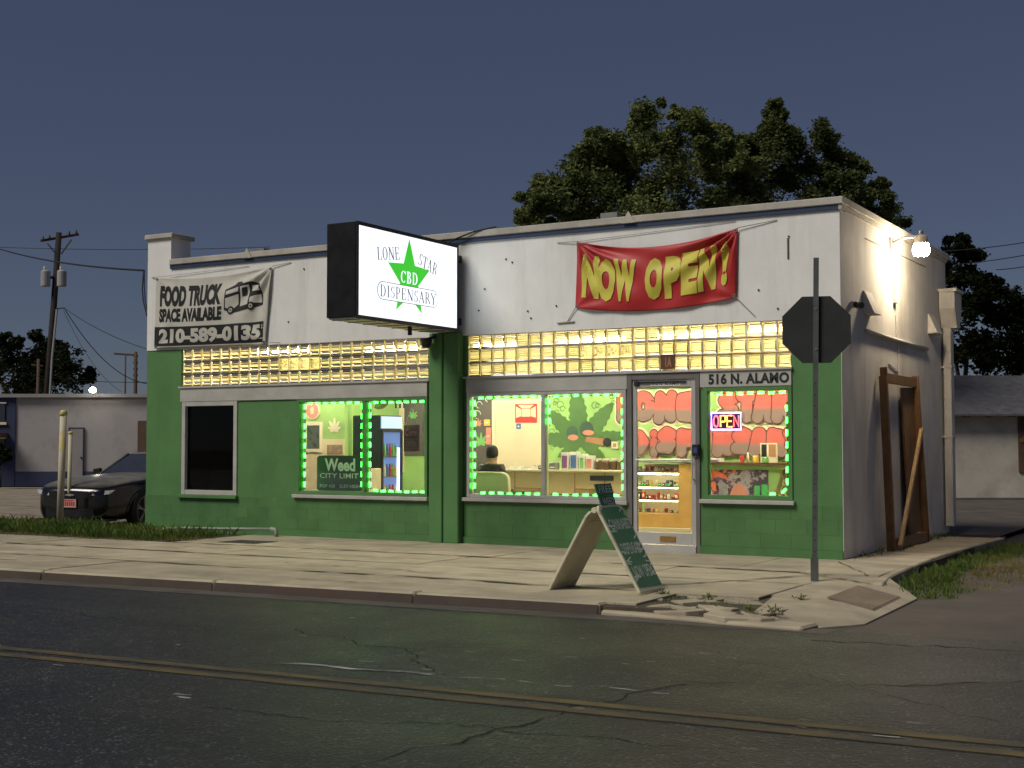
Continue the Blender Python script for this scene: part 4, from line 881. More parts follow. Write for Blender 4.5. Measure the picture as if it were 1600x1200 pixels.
cw = empty('come_in_sign', (5.23, .10, 1.30), label='brown hanging OPEN plaque at the right of the left window', cat='sign')
MB().box(5.09, 5.37, .10, .112, 1.30, 1.69).build('board', 'brown_sign', cw, bevel=.006)
text('lettering', 'Come', 'pink', cw, (5.13, 5.33, 1.53, 1.63), O=(0, .10, 0), bold=.01, shear=.25); text('lettering', 'OPEN', 'tan', cw, (5.14, 5.32, 1.37, 1.46), O=(0, .10, 0), bold=.02)
MB().box(5.12, 5.34, .098, .1, 1.475, 1.482).box(5.12, 5.34, .098, .1, 1.345, 1.352).build('rule', 'tan', cw); MB().tube([(5.12, .106, 1.69), (5.23, .106, 1.95), (5.34, .106, 1.69)], .004, 4).build('string', 'rope', cw)
wl = empty('wall_letter', (2.2, 3.99, 1.95), label='dark letter m on the cream wall above the cooler', cat='letter')
MB().box(1.0, 1.0, 1, 1, 1, 1)
text('letter', 'm', 'black', wl, (4.88, 5.05, 1.94, 2.06), O=(0, .20, 0), bold=.005, thick=.012)
wl.location = (4.96, .2, 1.94); wl.children[0].location -= Vector((4.96, .2, 1.94))-Vector((2.2, 3.99, 1.95))
wl['label'] = 'dark cut out letter m hanging above the drinks cooler'
fo = empty('brown_oval_ornament', (4.63, .2, 2.0), label='brown oval ornament hanging left of the letter m', cat='ornament')
MB().lathe([(.01, -.14), (.05, -.08), (.065, 0), (.05, .08), (.01, .14)], (0, 0, 0), 12, 'x').build('oval', 'tan', fo, smooth=True, local=True); fo.rotation_euler = (0, R(-20), 0)
MB().tube([(0, 0, .06), (0, 0, .1)], .004, 4).build('string', 'rope', fo, local=True)
# seated man on an office chair, seen from behind
CX, CY = 5.97, 1.15
CX = 6.10
ch = empty('office_chair', (CX, CY, FZ), label='cream high backed office chair under the seated man', cat='chair')
b = MB(); n0 = 6
b.prism([(-.36, -.1), (.36, -.1), (.365, .32), (.33, .38), (.25, .41), (-.25, .41), (-.33, .38), (-.365, .32)], (CX, CY-.24, FZ+.50), (1, 0, 0), (0, -.10, 1), (0, -1, 0), .09); b.build('backrest', mat('chair_cream', (.58, .53, .36), .6, .06, 3, 60, .1), ch, bevel=.03)
MB().box(CX-.29, CX+.29, CY-.22, CY+.28, FZ+.42, FZ+.50).build('seat', 'chair_cream', ch, bevel=.025)
MB().tube([(CX, CY, FZ+.10), (CX, CY, FZ+.42)], .03, 8).build('column', 'black', ch)
for k in range(5):
    a = k*2*math.pi/5; MB().bar((CX, CY, FZ+.10), (CX+.28*math.cos(a), CY+.28*math.sin(a), FZ+.06), .05, .035).lathe([(.02, -.02), (.03, 0), (.02, .02)], (CX+.28*math.cos(a), CY+.28*math.sin(a), FZ+.03), 8, 'y').build('leg', 'black', ch)
for s_ in (-1, 1): MB().tube([(CX+s_*.3, CY-.1, FZ+.46), (CX+s_*.34, CY-.1, FZ+.60), (CX+s_*.34, CY+.15, FZ+.60)], .02, 6).build('armrest', 'black', ch)
CX = 5.98
mn = empty('person', (CX, CY, FZ), label='man in dark shirt sitting with his back to the middle window', cat='person')
J = [(0, -.02, .58, .15), (0, -.03, .74, .145), (0, -.02, .90, .16), (0, -.01, 1.00, .11), (0, .0, 1.06, .058), (0, .015, 1.14, .085), (0, .02, 1.22, .078),
     (.17, -.01, .97, .07), (.23, .0, .72, .052), (.17, .20, .64, .04), (.12, .30, .63, .035), (-.17, -.01, .97, .07), (-.23, .0, .72, .052), (-.17, .20, .64, .04), (-.12, .30, .63, .035),
     (.10, .02, .57, .095), (.13, .44, .55, .075), (.13, .46, .12, .05), (.13, .58, .045, .04), (-.10, .02, .57, .095), (-.13, .44, .55, .075), (-.13, .46, .12, .05), (-.13, .58, .045, .04),
     (.085, .01, 1.14, .015), (-.085, .01, 1.14, .015), (0, .105, 1.13, .012)]
Ed = [(0, 1), (1, 2), (2, 3), (3, 4), (4, 5), (5, 6), (2, 7), (7, 8), (8, 9), (9, 10), (2, 11), (11, 12), (12, 13), (13, 14), (0, 15), (15, 16), (16, 17), (17, 18), (0, 19), (19, 20), (20, 21), (21, 22), (5, 23), (5, 24), (5, 25)]
me = bpy.data.meshes.new('body'); me.from_pydata([j[:3] for j in J], Ed, []); bo = bpy.data.objects.new('body', me); COL.objects.link(bo); bo.parent = mn
md = bo.modifiers.new('skin', 'SKIN'); sv = me.skin_vertices[0].data
for i_, j in enumerate(J): sv[i_].radius = (j[3], j[3]); sv[i_].use_root = (i_ == 0)
md2 = bo.modifiers.new('sub', 'SUBSURF'); md2.levels = 2; md2.render_levels = 2
# clothes and skin share the one body: colour by height and reach
m = bpy.data.materials.new('person_body'); m.use_nodes = True; nt = m.node_tree; b = nt.nodes['Principled BSDF']; MATS['person_body'] = m
tc = nt.nodes.new('ShaderNodeTexCoord'); sp = nt.nodes.new('ShaderNodeSeparateXYZ'); nt.links.new(tc.outputs['Object'], sp.inputs[0])
nt.links.new(_mix(nt, _ramp(nt, sp.outputs['Z'], 1.02, 1.03), (.012, .013, .02), (.40, .23, .15)), b.inputs['Base Color']); b.inputs['Roughness'].default_value = .7
me.materials.append(m)
hr = MB().lathe([(.072, 1.11), (.094, 1.15), (.096, 1.20), (.088, 1.25), (.06, 1.29), (.02, 1.305)], (0, .0, 0), 16).build('hair', 'hair', mn, smooth=True, local=True)
for s_ in (-1, 1):
    for k in range(5):
        a = (k-2)*.18; MB().tube([(s_*.12, .31, .64), (s_*.12+math.sin(a)*.04, .37, .64), (s_*.12+math.sin(a)*.06, .40, .62)], .0085, 6).build('finger', 'skin', mn, smooth=True, local=True)
# papers by the chalk wall, posters on the inner door
for nm, lab, cat_, bx_, mm in (('wall_switch_box', 'small yellow box on the chalkboard wall behind the seated man', 'box', (4.13, 4.25, 1.73, 1.84), 'yellow_card'),
        ('notice', 'narrow pink notice on the chalkboard wall below the yellow box', 'notice', (4.17, 4.27, 1.40, 1.70), 'pink')):
    t = empty(nm, ((bx_[0]+bx_[1])/2, 3.985, bx_[2]), label=lab, cat=cat_); MB().box(bx_[0], bx_[1], 3.965, 3.984, bx_[2], bx_[3]).build('card', mm, t); MB().box(bx_[0]+.03, bx_[1]-.03, 3.963, 3.965, (bx_[2]+bx_[3])/2-.01, (bx_[2]+bx_[3])/2+.01).build('print', 'cream2', t)
rp_ = empty('red_poster', (4.99, 3.955, 1.78), label='red framed poster with rays on the cream inner door', cat='poster')
MB().box(4.77, 5.20, 3.948, 3.955, 1.78, 2.10).build('sheet', 'red', rp_); flat('centre', [(4.9, 1.88), (5.07, 1.88), (5.07, 2.02), (4.9, 2.02)], 'cream', rp_, (0, 3.948, 0))
for q in ([(4.79, 1.86), (4.89, 1.89), (4.89, 2.01), (4.79, 2.06)], [(5.08, 1.89), (5.18, 1.86), (5.18, 2.06), (5.08, 2.01)], [(4.83, 2.085), (5.14, 2.085), (5.07, 2.03), (4.9, 2.03)]): flat('ray', q, 'cream', rp_, (0, 3.948, 0))
bs = empty('blue_sticker', (4.84, 3.955, 1.68), label='small blue sticker under the red poster', cat='sticker'); MB().box(4.79, 4.88, 3.952, 3.957, 1.67, 1.76).build('card', 'blue_card', bs); MB().box(4.82, 4.85, 3.949, 3.952, 1.70, 1.73).build('star', 'white', bs)
# shop counter with goods
ct = empty('shop_counter', (6.5, 2.6, FZ), label='cream panelled shop counter behind the middle window', cat='counter')
MB().box(5.0, 7.60, 2.5, 3.0, FZ, .97).build('body', mat('counter_wood', (.60, .46, .26), .5, .08, 3), ct); MB().box(4.95, 7.63, 2.46, 3.02, .97, 1.005).build('top', 'cream2', ct, bevel=.005)
for x in (5.6, 6.16, 6.68, 7.2): MB().box(x-.008, x+.008, 2.494, 2.5, .12, .96).build('groove', 'tan', ct)
for x0_, x1_b in ((5.62, 6.14), (6.70, 7.18)): MB().box(x0_, x1_b, 2.485, 2.5, .70, .715).build('groove', 'tan', ct)
MB().box(6.95, 7.35, 2.488, 2.5, .84, .92).build('vent', 'black', ct)
i = 0
for x, w, h, mm, lab in ((6.38, .13, .27, 'purple', 'purple boxed product on the counter, leftmost of the row'), (6.54, .13, .28, 'blue_card', 'blue boxed product between purple and green ones on the counter'), (6.70, .10, .24, 'leaf_bright', 'green boxed product on the counter before the leaf mural'), (6.82, .12, .22, 'pink', 'pink boxed product on the counter next to the dark jars')):
    t = empty('product_box', (x+w/2, 2.66, 1.005), label=lab, cat='box', group='boxes on the shop counter'); MB().box(x, x+w, 2.6, 2.72, 1.005, 1.005+h).build('carton', 'white', t, bevel=.004); MB().box(x+.018, x+w-.018, 2.594, 2.6, 1.03, 1.005+h-.05).build('print', mm, t)
for k, x in enumerate((7.02, 7.15, 7.28, 7.41)):
    t = empty('jar', (x, 2.66, 1.005), label='dark jar with a pale lid on the counter, '+('first', 'second', 'third', 'fourth')[k]+' from the pink box', cat='jar', group='dark jars on the shop counter')
    MB().lathe([(.055, 0), (.058, .02), (.058, .13), (.045, .15)], (x, 2.66, 1.005), 12).build('glass', mat('jar_brown', (.10, .055, .03), .2, .3, 10), t, smooth=False); MB().lathe([(.05, .15), (.05, .18)], (x, 2.66, 1.005), 12).build('lid', 'cream2', t)
ORD = ('first', 'second', 'third', 'fourth', 'fifth', 'sixth', 'seventh', 'eighth')
for k in range(8):
    x = 6.36+k*.145; h = rk.uniform(.10, .2); t = empty('bottle', (x, 2.86, 1.005), label='small bottle in the back row on the shop counter, %s from the left' % ORD[k], cat='bottle', group='bottles in the back row on the counter')
    MB().lathe([(.03, 0), (.032, .01), (.032, h*.65), (.014, h*.8), (.014, h)], (x, 2.86, 1.005), 10).build('body', rk.choice(['jar_brown_b', 'tan', 'white', 'cream2', 'leaf_bright']) if False else rk.choice(['tan', 'white', 'cream2', 'leaf_bright', 'purple']), t); MB().lathe([(.016, h), (.016, h+.02)], (x, 2.86, 1.005), 8).build('cap', 'black', t)
for k in range(5):
    x = 5.12+k*.2; t = empty('paper_stack', (x, 2.7, 1.005), label='low paper stack on the counter by the seated man, %s from the left' % ORD[k], cat='papers', group='papers on the counter'); h = rk.uniform(.015, .06)
    MB().box(x-.07, x+.07, 2.6, 2.8, 1.005, 1.005+h).build('sheets', rk.choice(['white', 'cream2', 'tan']), t); MB().box(x-.05, x+.04, 2.63, 2.72, 1.005+h, 1.009+h).build('top_sheet', rk.choice(['blue_card', 'pink', 'white']), t)
for k, x in enumerate((6.05, 6.25)):
    t = empty('cash_tray', (x, 2.62, 1.005), label=('grey card reader on the counter left of the purple box', 'black receipt printer on the counter left of the card reader')[1-k], cat='till device'); MB().box(x-.06, x+.06, 2.55, 2.7, 1.005, 1.07+.05*k).build('case', ('black', 'galv')[k], t, bevel=.01); MB().box(x-.04, x+.04, 2.546, 2.55, 1.03, 1.05).build('slot', 'white', t)
ca = empty('wall_card', (6.60, 3.99, 1.3), label='small orange card at the right of the leaf mural', cat='card'); MB().box(6.60, 6.72, 3.975, 3.99, 1.33, 1.45).build('card', 'cream2', ca); MB().box(6.63, 6.69, 3.972, 3.975, 1.36, 1.42).build('print', 'tan', ca)
# glass display case seen through the door
dc = empty('display_case', (8.1, 2.6, FZ), label='orange wood and glass display case behind the glass door', cat='display case')
MB().box(7.66, 8.43, 2.5, 2.95, FZ, .36).box(8.43, 8.66, 2.49, 2.95, FZ, 1.12).build('cabinet', 'orange_wood', dc, bevel=.004); MB().box(7.66, 8.43, 2.93, 2.95, .36, 1.1).build('back_panel', 'cream2', dc)
MB().box(7.66, 8.66, 2.40, 2.48, FZ, FZ+.06).build('plinth', 'cream2', dc); MB().box(7.66, 8.66, 2.47, 2.97, 1.125, 1.145).build('top', 'galv', dc)
for z in (.56, .76, .97): MB().box(7.67, 8.43, 2.55, 2.93, z, z+.012).build('shelf', GL, dc)
MB().box(7.66, 8.43, 2.50, 2.504, .37, 1.12).build('pane', GL, dc); MB().box(7.66, 7.68, 2.49, 2.51, .36, 1.12).box(7.68, 8.43, 2.488, 2.51, .985, 1.0).build('edge', 'galv', dc)
tl = MB().tube([(7.7, 2.6, .955), (8.4, 2.6, .955)], .01, 6).tube([(7.7, 2.53, .745), (8.4, 2.53, .745)], .006, 6).tube([(7.7, 2.53, .548), (8.4, 2.53, .548)], .006, 6).build('added_strip_lamp', emit('added_case_lamp', (1, .78, .42), 40), dc)  # strip lamps added to brighten the inside of the case
cols = ['red', 'tan', 'white', 'purple', 'black', 'leaf_bright', 'yellow_card', 'pink', 'blue_card', 'cream2', 'cream']
COLN = {'red': 'red', 'tan': 'tan', 'white': 'white', 'purple': 'purple', 'black': 'black', 'leaf_bright': 'green', 'yellow_card': 'yellow', 'pink': 'pink', 'blue_card': 'blue', 'cream2': 'cream', 'cream': 'beige'}
for z, nm, shelfname in ((.37, 9, 'bottom'), (.572, 11, 'second'), (.772, 10, 'third'), (.982, 10, 'top')):
    for k in range(nm):
        x = 7.74+k*(.66/nm)+rk.uniform(-.01, .01); w = rk.uniform(.025, .05); h = rk.uniform(.04, .12) if z > .4 else rk.uniform(.03, .07); mm = rk.choice(cols[:3]+['red', 'black'] if shelfname == 'second' else cols)
        t = empty('packet', (x, 2.62, z), label='small %s packet, %s from the left on the %s shelf of the display case' % (COLN[mm], ('first', 'second', 'third', 'fourth', 'fifth', 'sixth', 'seventh', 'eighth', 'ninth', 'tenth', 'last')[k], shelfname), cat='packet', group='goods on the %s shelf of the display case' % shelfname)
        MB().box(x-w/2, x+w/2, 2.6, 2.65, z, z+h).build('pack', mm, t); MB().box(x-w/2+.006, x+w/2-.006, 2.597, 2.6, z+h*.3, z+h*.7).build('print', rk.choice(['white', 'black', 'cream2']), t)
for k, x in enumerate((7.8, 7.95, 8.1, 8.3)):
    t = empty('tray', (x, 2.7, 1.145), label='small pale tray on top of the display case, %s from the left' % ('first', 'second', 'third', 'fourth')[k], cat='tray', group='trays on the display case'); MB().box(x-.06, x+.06, 2.62, 2.78, 1.145, 1.16).build('base', 'cream2', t); MB().box(x-.05, x+.05, 2.64, 2.74, 1.16, 1.17+rk.random()*.03).build('goods', rk.choice(['tan', 'white', 'yellow_card']), t)
# green side counter behind the right window
gc = empty('side_counter', (9.6, 2.6, FZ), label='green side counter with dark top behind the right window', cat='counter')
MB().box(8.70, 10.9, 2.5, 3.0, FZ, 1.10).build('body', 'mural_green', gc); MB().box(8.68, 10.92, 2.45, 3.02, 1.10, 1.135).build('top', 'brown_sign', gc)
m = mat('poster_print', (.05, .035, .055), .5); nt = m.node_tree; b = nt.nodes['Principled BSDF']; c = (.04, .03, .05)
for k_, (cl, lo_, hi_) in enumerate((((.30, .27, .32), .55, .60), ((.55, .12, .07), .58, .62), ((.22, .07, .25), .57, .62), ((.50, .30, .26), .62, .66))):
    mp = nt.nodes.new('ShaderNodeMapping'); mp.inputs['Location'].default_value = (k_*3.7, 0, k_*5.1); nt.links.new(_pos(nt), mp.inputs[0]); c = _mix(nt, _ramp(nt, _noise(nt, mp.outputs[0], 7, 4, .6), lo_, hi_), c, cl)
nt.links.new(c, b.inputs['Base Color'])
ft = empty('fantasy_poster', (9.4, 2.495, .4), label='dark colourful poster on the front of the green side counter', cat='poster')
MB().box(8.92, 9.83, 2.488, 2.497, .36, 1.03).build('sheet', 'poster_print', ft)
mat('flame', (.62, .13, .06), .5, .3, 10); mat('poster_grey', (.25, .24, .28), .5, .4, 12); mat('poster_green', (.05, .40, .10), .5, .2, 8)
PO = (0, 2.488, 0)
for pts, mm in (([(8.95, .98), (9.05, 1.01), (9.18, .95), (9.24, .86), (9.16, .90), (9.02, .93)], 'flame'), ([(8.93, .82), (9.0, .86), (9.07, .78), (9.08, .70), (8.99, .72)], 'flame'), ([(9.02, .78), (9.1, .88), (9.2, .80), (9.22, .68), (9.1, .6)], 'poster_grey'),
                ([(9.26, .42), (9.24, .66), (9.3, .80), (9.4, .84), (9.5, .74), (9.52, .42)], 'pink'), ([(8.97, .42), (9.02, .58), (9.12, .62), (9.22, .42)], 'poster_grey'), ([(9.62, .58), (9.62, .80), (9.70, .80), (9.70, .58)], 'poster_green'), ([(9.73, .60), (9.73, .82), (9.82, .82), (9.82, .60)], 'poster_green'),
                ([(9.42, .85), (9.40, .93), (9.46, .99), (9.5, .9), (9.47, .84)], 'poster_grey'), (circle(9.66, .48, .06, 12), 'purple')): flat('print', pts, mm, ft, PO, t=.002)
gd = [('carton_tray', 'white boxed tray on the side counter behind the OPEN sign', 'tray', 8.86, .22, .06, 'white'), ('candle', 'red candle on the dark side counter top', 'candle', 9.36, .07, .10, 'red'), ('candle', 'yellow candle on the dark side counter top', 'candle', 9.56, .09, .10, 'yellow_card'),
      ('figurine', 'small pale figurine between the red and yellow candles', 'figurine', 9.46, .05, .15, 'cream2'), ('pot', 'pale green pot at the right end of the side counter', 'pot', 9.70, .10, .08, 'leaf_bright')]
for nm, lab, cat_, x, w, h, mm in gd:
    t = empty(nm, (x+w/2, 2.6, 1.135), label=lab, cat=cat_)
    if nm in ('carton_tray',): MB().box(x, x+w, 2.52, 2.7, 1.135, 1.135+h).build('box', mm, t, bevel=.005); MB().box(x+.03, x+w-.03, 2.515, 2.52, 1.15, 1.17).build('print', 'purple', t)
    elif nm == 'figurine': MB().lathe([(.025, 0), (.018, .05), (.026, .08), (.012, .10), (.02, .125), (.005, .15)], (x+w/2, 2.6, 1.135), 10).build('body', mm, t, smooth=True)
    else: MB().lathe([(w*.45, 0), (w*.5, .01), (w*.5, h-.01), (w*.4, h)], (x+w/2, 2.6, 1.135), 14).build('wax' if nm == 'candle' else 'bowl', mm, t); MB().tube([(x+w/2, 2.6, 1.135+h), (x+w/2, 2.6, 1.15+h)], .003, 4).build('wick' if nm == 'candle' else 'stem', 'black', t)
pc = empty('photo_frame', (9.72, 2.7, 1.2), label='white double photo frame standing behind the pale green pot', cat='picture frame')
MB().box(9.62, 9.88, 2.75, 2.77, 1.135, 1.42).build('frame', 'cream2', pc); MB().box(9.64, 9.72, 2.745, 2.75, 1.22, 1.40).build('picture', 'black', pc); MB().box(9.75, 9.86, 2.745, 2.75, 1.22, 1.40).build('picture', 'tan', pc)
ld = empty('step_ladder', (10.45, 1.0, FZ), label='small wooden step ladder behind the right window', cat='ladder')
for y in (.92, 1.16):
    MB().bar((10.28, y, FZ), (10.60, y, 1.06), .03, .05).build('rail', 'wood_pale', ld); MB().bar((10.76, y, FZ), (10.60, y, 1.06), .03, .04).build('rear_leg', 'wood_pale', ld)
for k in range(4):
    f = .18+.2*k; MB().box(10.27+.32*f, 10.36+.32*f, .92, 1.16, FZ+.97*f, FZ+.97*f+.02).build('tread', 'wood_pale', ld)
MB().box(10.53, 10.67, .9, 1.18, 1.06, 1.085).build('top', 'wood_pale', ld)
# inside the added dark box behind the dark window
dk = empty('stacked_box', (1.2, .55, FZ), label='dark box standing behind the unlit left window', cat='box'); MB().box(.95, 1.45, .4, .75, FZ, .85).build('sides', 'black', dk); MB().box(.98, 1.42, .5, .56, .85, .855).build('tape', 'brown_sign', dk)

# ------------------------------------------------------------------ lamp on the side wall
wl_ = empty('wall_lamp', (W, 2.4, 4.05), label='bright yard lamp on a short arm high on the side wall', cat='wall lamp')
LX = W+.42
MB().box(W, W+.03, 2.33, 2.47, 4.05, 4.25).tube([(W+.03, 2.4, 4.18), (W+.2, 2.4, 4.24), (LX, 2.4, 4.24)], .022, 8).build('arm', 'galv', wl_)
MB().lathe([(.05, .26), (.085, .24), (.095, .16), (.10, .14)], (LX, 2.4, 4.0), 16).build('housing', mat('lamp_housing', (.35, .28, .2), .5), wl_, smooth=True); MB().tube([(LX, 2.4, 4.25), (LX, 2.4, 4.32)], .03, 8).build('photocell', 'galv', wl_)
lmat = emit('lamp_glass', (1.0, .82, .56), 330)
MB().lathe([(.02, -.03), (.08, -.025), (.105, .0), (.115, .06), (.098, .135)], (LX, 2.4, 4.0), 20).build('globe', lmat, wl_, smooth=True)
cmr = empty('security_camera', (W, .42, 3.12), label='small round security camera at the front corner of the side wall', cat='camera')
MB().lathe([(.045, 0), (.05, .02), (.03, .05)], (W+.0, .45, 3.15), 12, 'x').build('base', 'side_white', cmr); MB().tube([(W+.05, .45, 3.15), (W+.12, .40, 3.12), (W+.17, .30, 3.12)], .04, 10).build('body', 'black', cmr); MB().lathe([(.02, 0), (.02, .012)], (W+.10, .45, 3.19), 8, 'x').build('lens', 'white', cmr)
# ------------------------------------------------------------------ timber frame leaning on the side wall
tf = empty('timber_frame', (W+.15, 2.5, 0), label='rough timber door frame leaning against the side wall with a loose brace', cat='frame')
def lean(z): return W+.12-.08*z/2.35      # how far the frame stands off the wall
def post(y, z0_, z1_, w=.09, d=.04, m_='wood', nm='upright', dy=0):
    b = MB(); b.bar((lean(z0_)+.05, y, z0_), (lean(z1_)+.05, y+dy, z1_), w, d, up=(1, 0, 0)); return b.build(nm, m_, tf, bevel=.004)
post(1.62, 0.01, 2.42, .05, .09); post(1.56, 0.01, 2.30, .03, .10); post(3.55, 0.01, 2.38, .05, .09, dy=-.2); post(3.49, .1, 2.2, .03, .12, dy=-.2)
MB().bar((lean(2.28)+.05, 1.645, 2.28), (lean(2.28)+.05, 3.33, 2.28), .05, .13).build('head_rail', 'wood', tf, bevel=.004); MB().bar((lean(.08)+.05, 1.645, .08), (lean(.08)+.05, 3.52, .08), .05, .14).build('foot_rail', 'wood', tf, bevel=.004)
MB().bar((lean(2.2)+.0, 3.0, 2.2), (lean(.12), 3.1, .15), .03, .62, up=(0, 1, 0)).build('board', 'wood', tf)
MB().bar((W+.26, 1.68, .05), (W+.16, 3.38, 1.62), .05, .075).build('brace', 'wood_pale', tf, bevel=.004)

# ------------------------------------------------------------------ stop sign seen from behind
ss = empty('stop_sign', (12.12, -2.66, 0), R(17.7), label='grey back of an octagonal road sign on a steel post at the corner', cat='road sign')
b = MB(); b.bar((0, 0, 0), (.05, 0, 3.33), .055, .03, up=(0, 1, 0)); b.build('post', mat('post_steel', (.10, .11, .105), .6, .2, 6, 80, .1, metal=.3), ss, local=True)
for k in range(26): MB().lathe([(.007, -.017), (.007, -.0155)], (.003+.0019*k*.8, 0, .3+k*.115), 6, 'y').build('hole', 'black', ss, local=True) if k < 16 else None
MB().box(-.04, .04, -.03, .03, 0, .24).build('anchor_sleeve', 'post_steel', ss, local=True)
MB().prism([(.375*math.cos(R(22.5+45*k)), .375*math.sin(R(22.5+45*k))) for k in range(8)], (.045, .022, 2.585), (1, 0, 0), (0, 0, 1), (0, 1, 0), .004).build('octagon_plate', mat('sign_back', (.032, .034, .033), .65, .2, 4, 80, .05, metal=.2), ss, local=True)
flat('sign_face', [(.365*math.cos(R(22.5+45*k)), .365*math.sin(R(22.5+45*k))) for k in range(8)], 'red', ss, (0, 0, 0), t=.001); o = ss.children[-1]; o.data.transform(Matrix.Translation((0, 0, 0)))
o.matrix_parent_inverse = Matrix(); o.data.clear_geometry(); b = MB().prism([(.365*math.cos(R(22.5+45*k)), .365*math.sin(R(22.5+45*k))) for k in range(8)], (.045, .0265, 2.585), (1, 0, 0), (0, 0, 1), (0, 1, 0), .001); o.data.from_pydata(b.v, [], b.f)
for z in (2.38, 2.8): MB().lathe([(.013, -.022), (.013, -.012)], (.04, 0, z), 6, 'y').build('bolt', 'galv', ss, local=True)

# ------------------------------------------------------------------ sandwich board
ab = empty('sandwich_board', (10.65, -4.5, 0), label='leaning green plastic sandwich board with chalk lettering on the pavement', cat='sandwich board')
Ya, Yb = -4.76, -4.22
def panel(nm, xb, xt, zt, m_, thick, yo=0, bow=.0):
    O = Vector((xb, Ya, 0.006)); V = Vector((xt-xb, 0, zt)); U = Vector((0, 1, 0)); L = V.length; V.normalize(); N = U.cross(V).normalized()
    w = Yb-Ya; r = .05
    pts = [(0, .0), (w, 0), (w, L-r), (w-r, L), (r, L), (0, L-r)]
    o = MB().prism(pts, O, U, V, N, thick).build(nm, m_, ab, bevel=.006); return O, U, V, N, L, w
O, U, V, N, L, w = panel('front_panel', 11.10, 10.645, .80, 'sandwich_back', .03)
Nf = N if N.x > 0 else -N
# the printed sheet, a little smaller than the panel
flat('sheet', [(.025, .05), (w-.02, .035), (w-.03, L*.9), (w-.12, L-.03), (.09, L-.03), (.03, L*.93)], 'sandwich_green', ab, O+Nf*(.031 if N.x > 0 else .001), U, V, Nf, .003)
SO2 = O+Nf*(.034 if N.x > 0 else .004)
for s_, v0, v1 in (('CANNABIS', .70, .83), ('DISPENSARY', .42, .55), ('NOW OPEN', .15, .29)): text('lettering', s_, 'chalk', ab, (.06, w-.06, L*v0, L*v1), O=SO2, U=U, V=V, N=Nf, lift=.0015, bold=.012)
for k in range(26):
    r_ = random.Random(k+60); sd_ = r_.choice([0, 1]); v0 = r_.uniform(.06, .95)*L; l_ = r_.uniform(.03, .13); u0 = .03 if sd_ == 0 else w-.03-l_
    dv = r_.uniform(-.03, .06); flat('chalk_stroke', [(u0, v0), (u0+l_, v0+dv), (u0+l_, v0+dv+.012), (u0, v0+.016)], 'chalk', ab, SO2, U, V, Nf, .0012)
O2, U2, V2, N2, L2, w2 = panel('rear_panel', 10.14, 10.57, .76, 'sandwich_back', .03)
N2f = N2 if N2.x > 0 else -N2
flat('rear_recess', [(.06, .08), (w2-.06, .08), (w2-.06, L2-.1), (.06, L2-.1)], mat('sandwich_inner', (.52, .48, .34), .65, .15, 4), ab, O2+N2f*(.031 if N2.x > 0 else .001), U2, V2, N2f, .003)
MB().tube([(10.605, Ya+.08, .77), (10.605, Yb-.08, .77)], .03, 8).build('hinge', 'sandwich_back', ab)
hO = O+V*(L-.03)+Nf*.01
for nm, v0, v1, s_, u0 in (('header_card', .0, .115, 'WEED', .11), ('header_card', .12, .235, 'FREE', .08)):
    hc = flat(nm, [(u0, v0), (w-.12, v0), (w-.10-.03, v1), (u0-.02, v1)], 'sandwich_green', ab, hO, U, (V+Vector((.25, 0, .15))).normalized(), Nf, .014)
    Vh = (V+Vector((.25, 0, .15))).normalized(); text('lettering', s_, 'chalk', ab, (u0+.03, w-.15, v0+.025, v1-.02), O=hO+Nf*.016, U=U, V=Vh, N=Nf, lift=.001, bold=.01)

# ------------------------------------------------------------------ plastic pipe along the foot of the wall
pp = empty('drain_pipe', (1.4, -.2, 0), label='white plastic pipe lying along the foot of the green wall', cat='pipe')
MB().tube([(-.12, .1, .06), (.1, -.12, .03), (.6, -.2, .045), (1.1, -.2, .075), (1.8, -.2, .085), (2.9, -.22, .115)], .022, 8).build('pipe', 'pvc', pp, smooth=True)
MB().tube([(2.86, -.22, .115), (2.95, -.22, .11), (2.97, -.22, .06), (2.97, -.22, .0)], .03, 8).build('elbow', 'pvc', pp, smooth=True)
MB().tube([(2.05, -.2, .088), (2.2, -.2, .092)], .027, 8).build('coupling', 'pvc', pp)

# ------------------------------------------------------------------ dark coupe parked beside the shop
car = empty('parked_car', (-3.02, 1.86, -.15), R(13), label='dark dusty coupe parked nose out beside the green shop', cat='car')
m = bpy.data.materials.new('car_paint'); m.use_nodes = True; nt = m.node_tree; b = nt.nodes['Principled BSDF']; MATS['car_paint'] = m
ge = nt.nodes.new('ShaderNodeNewGeometry'); sp = nt.nodes.new('ShaderNodeSeparateXYZ'); nt.links.new(ge.outputs['Normal'], sp.inputs[0])
du = nt.nodes.new('ShaderNodeMath'); du.operation = 'MULTIPLY'; nt.links.new(_ramp(nt, sp.outputs['Z'], .78, .98), du.inputs[0]); nt.links.new(_ramp(nt, _noise(nt, _pos(nt), 5), .3, .7, .35, .85), du.inputs[1])
nt.links.new(_mix(nt, du.outputs[0], (.004, .004, .005), (.26, .23, .16)), b.inputs['Base Color']); nt.links.new(_ramp(nt, du.outputs[0], 0, 1, .18, .6), b.inputs['Roughness']); b.inputs['Coat Weight'].default_value = .4; b.inputs['Coat Roughness'].default_value = .15
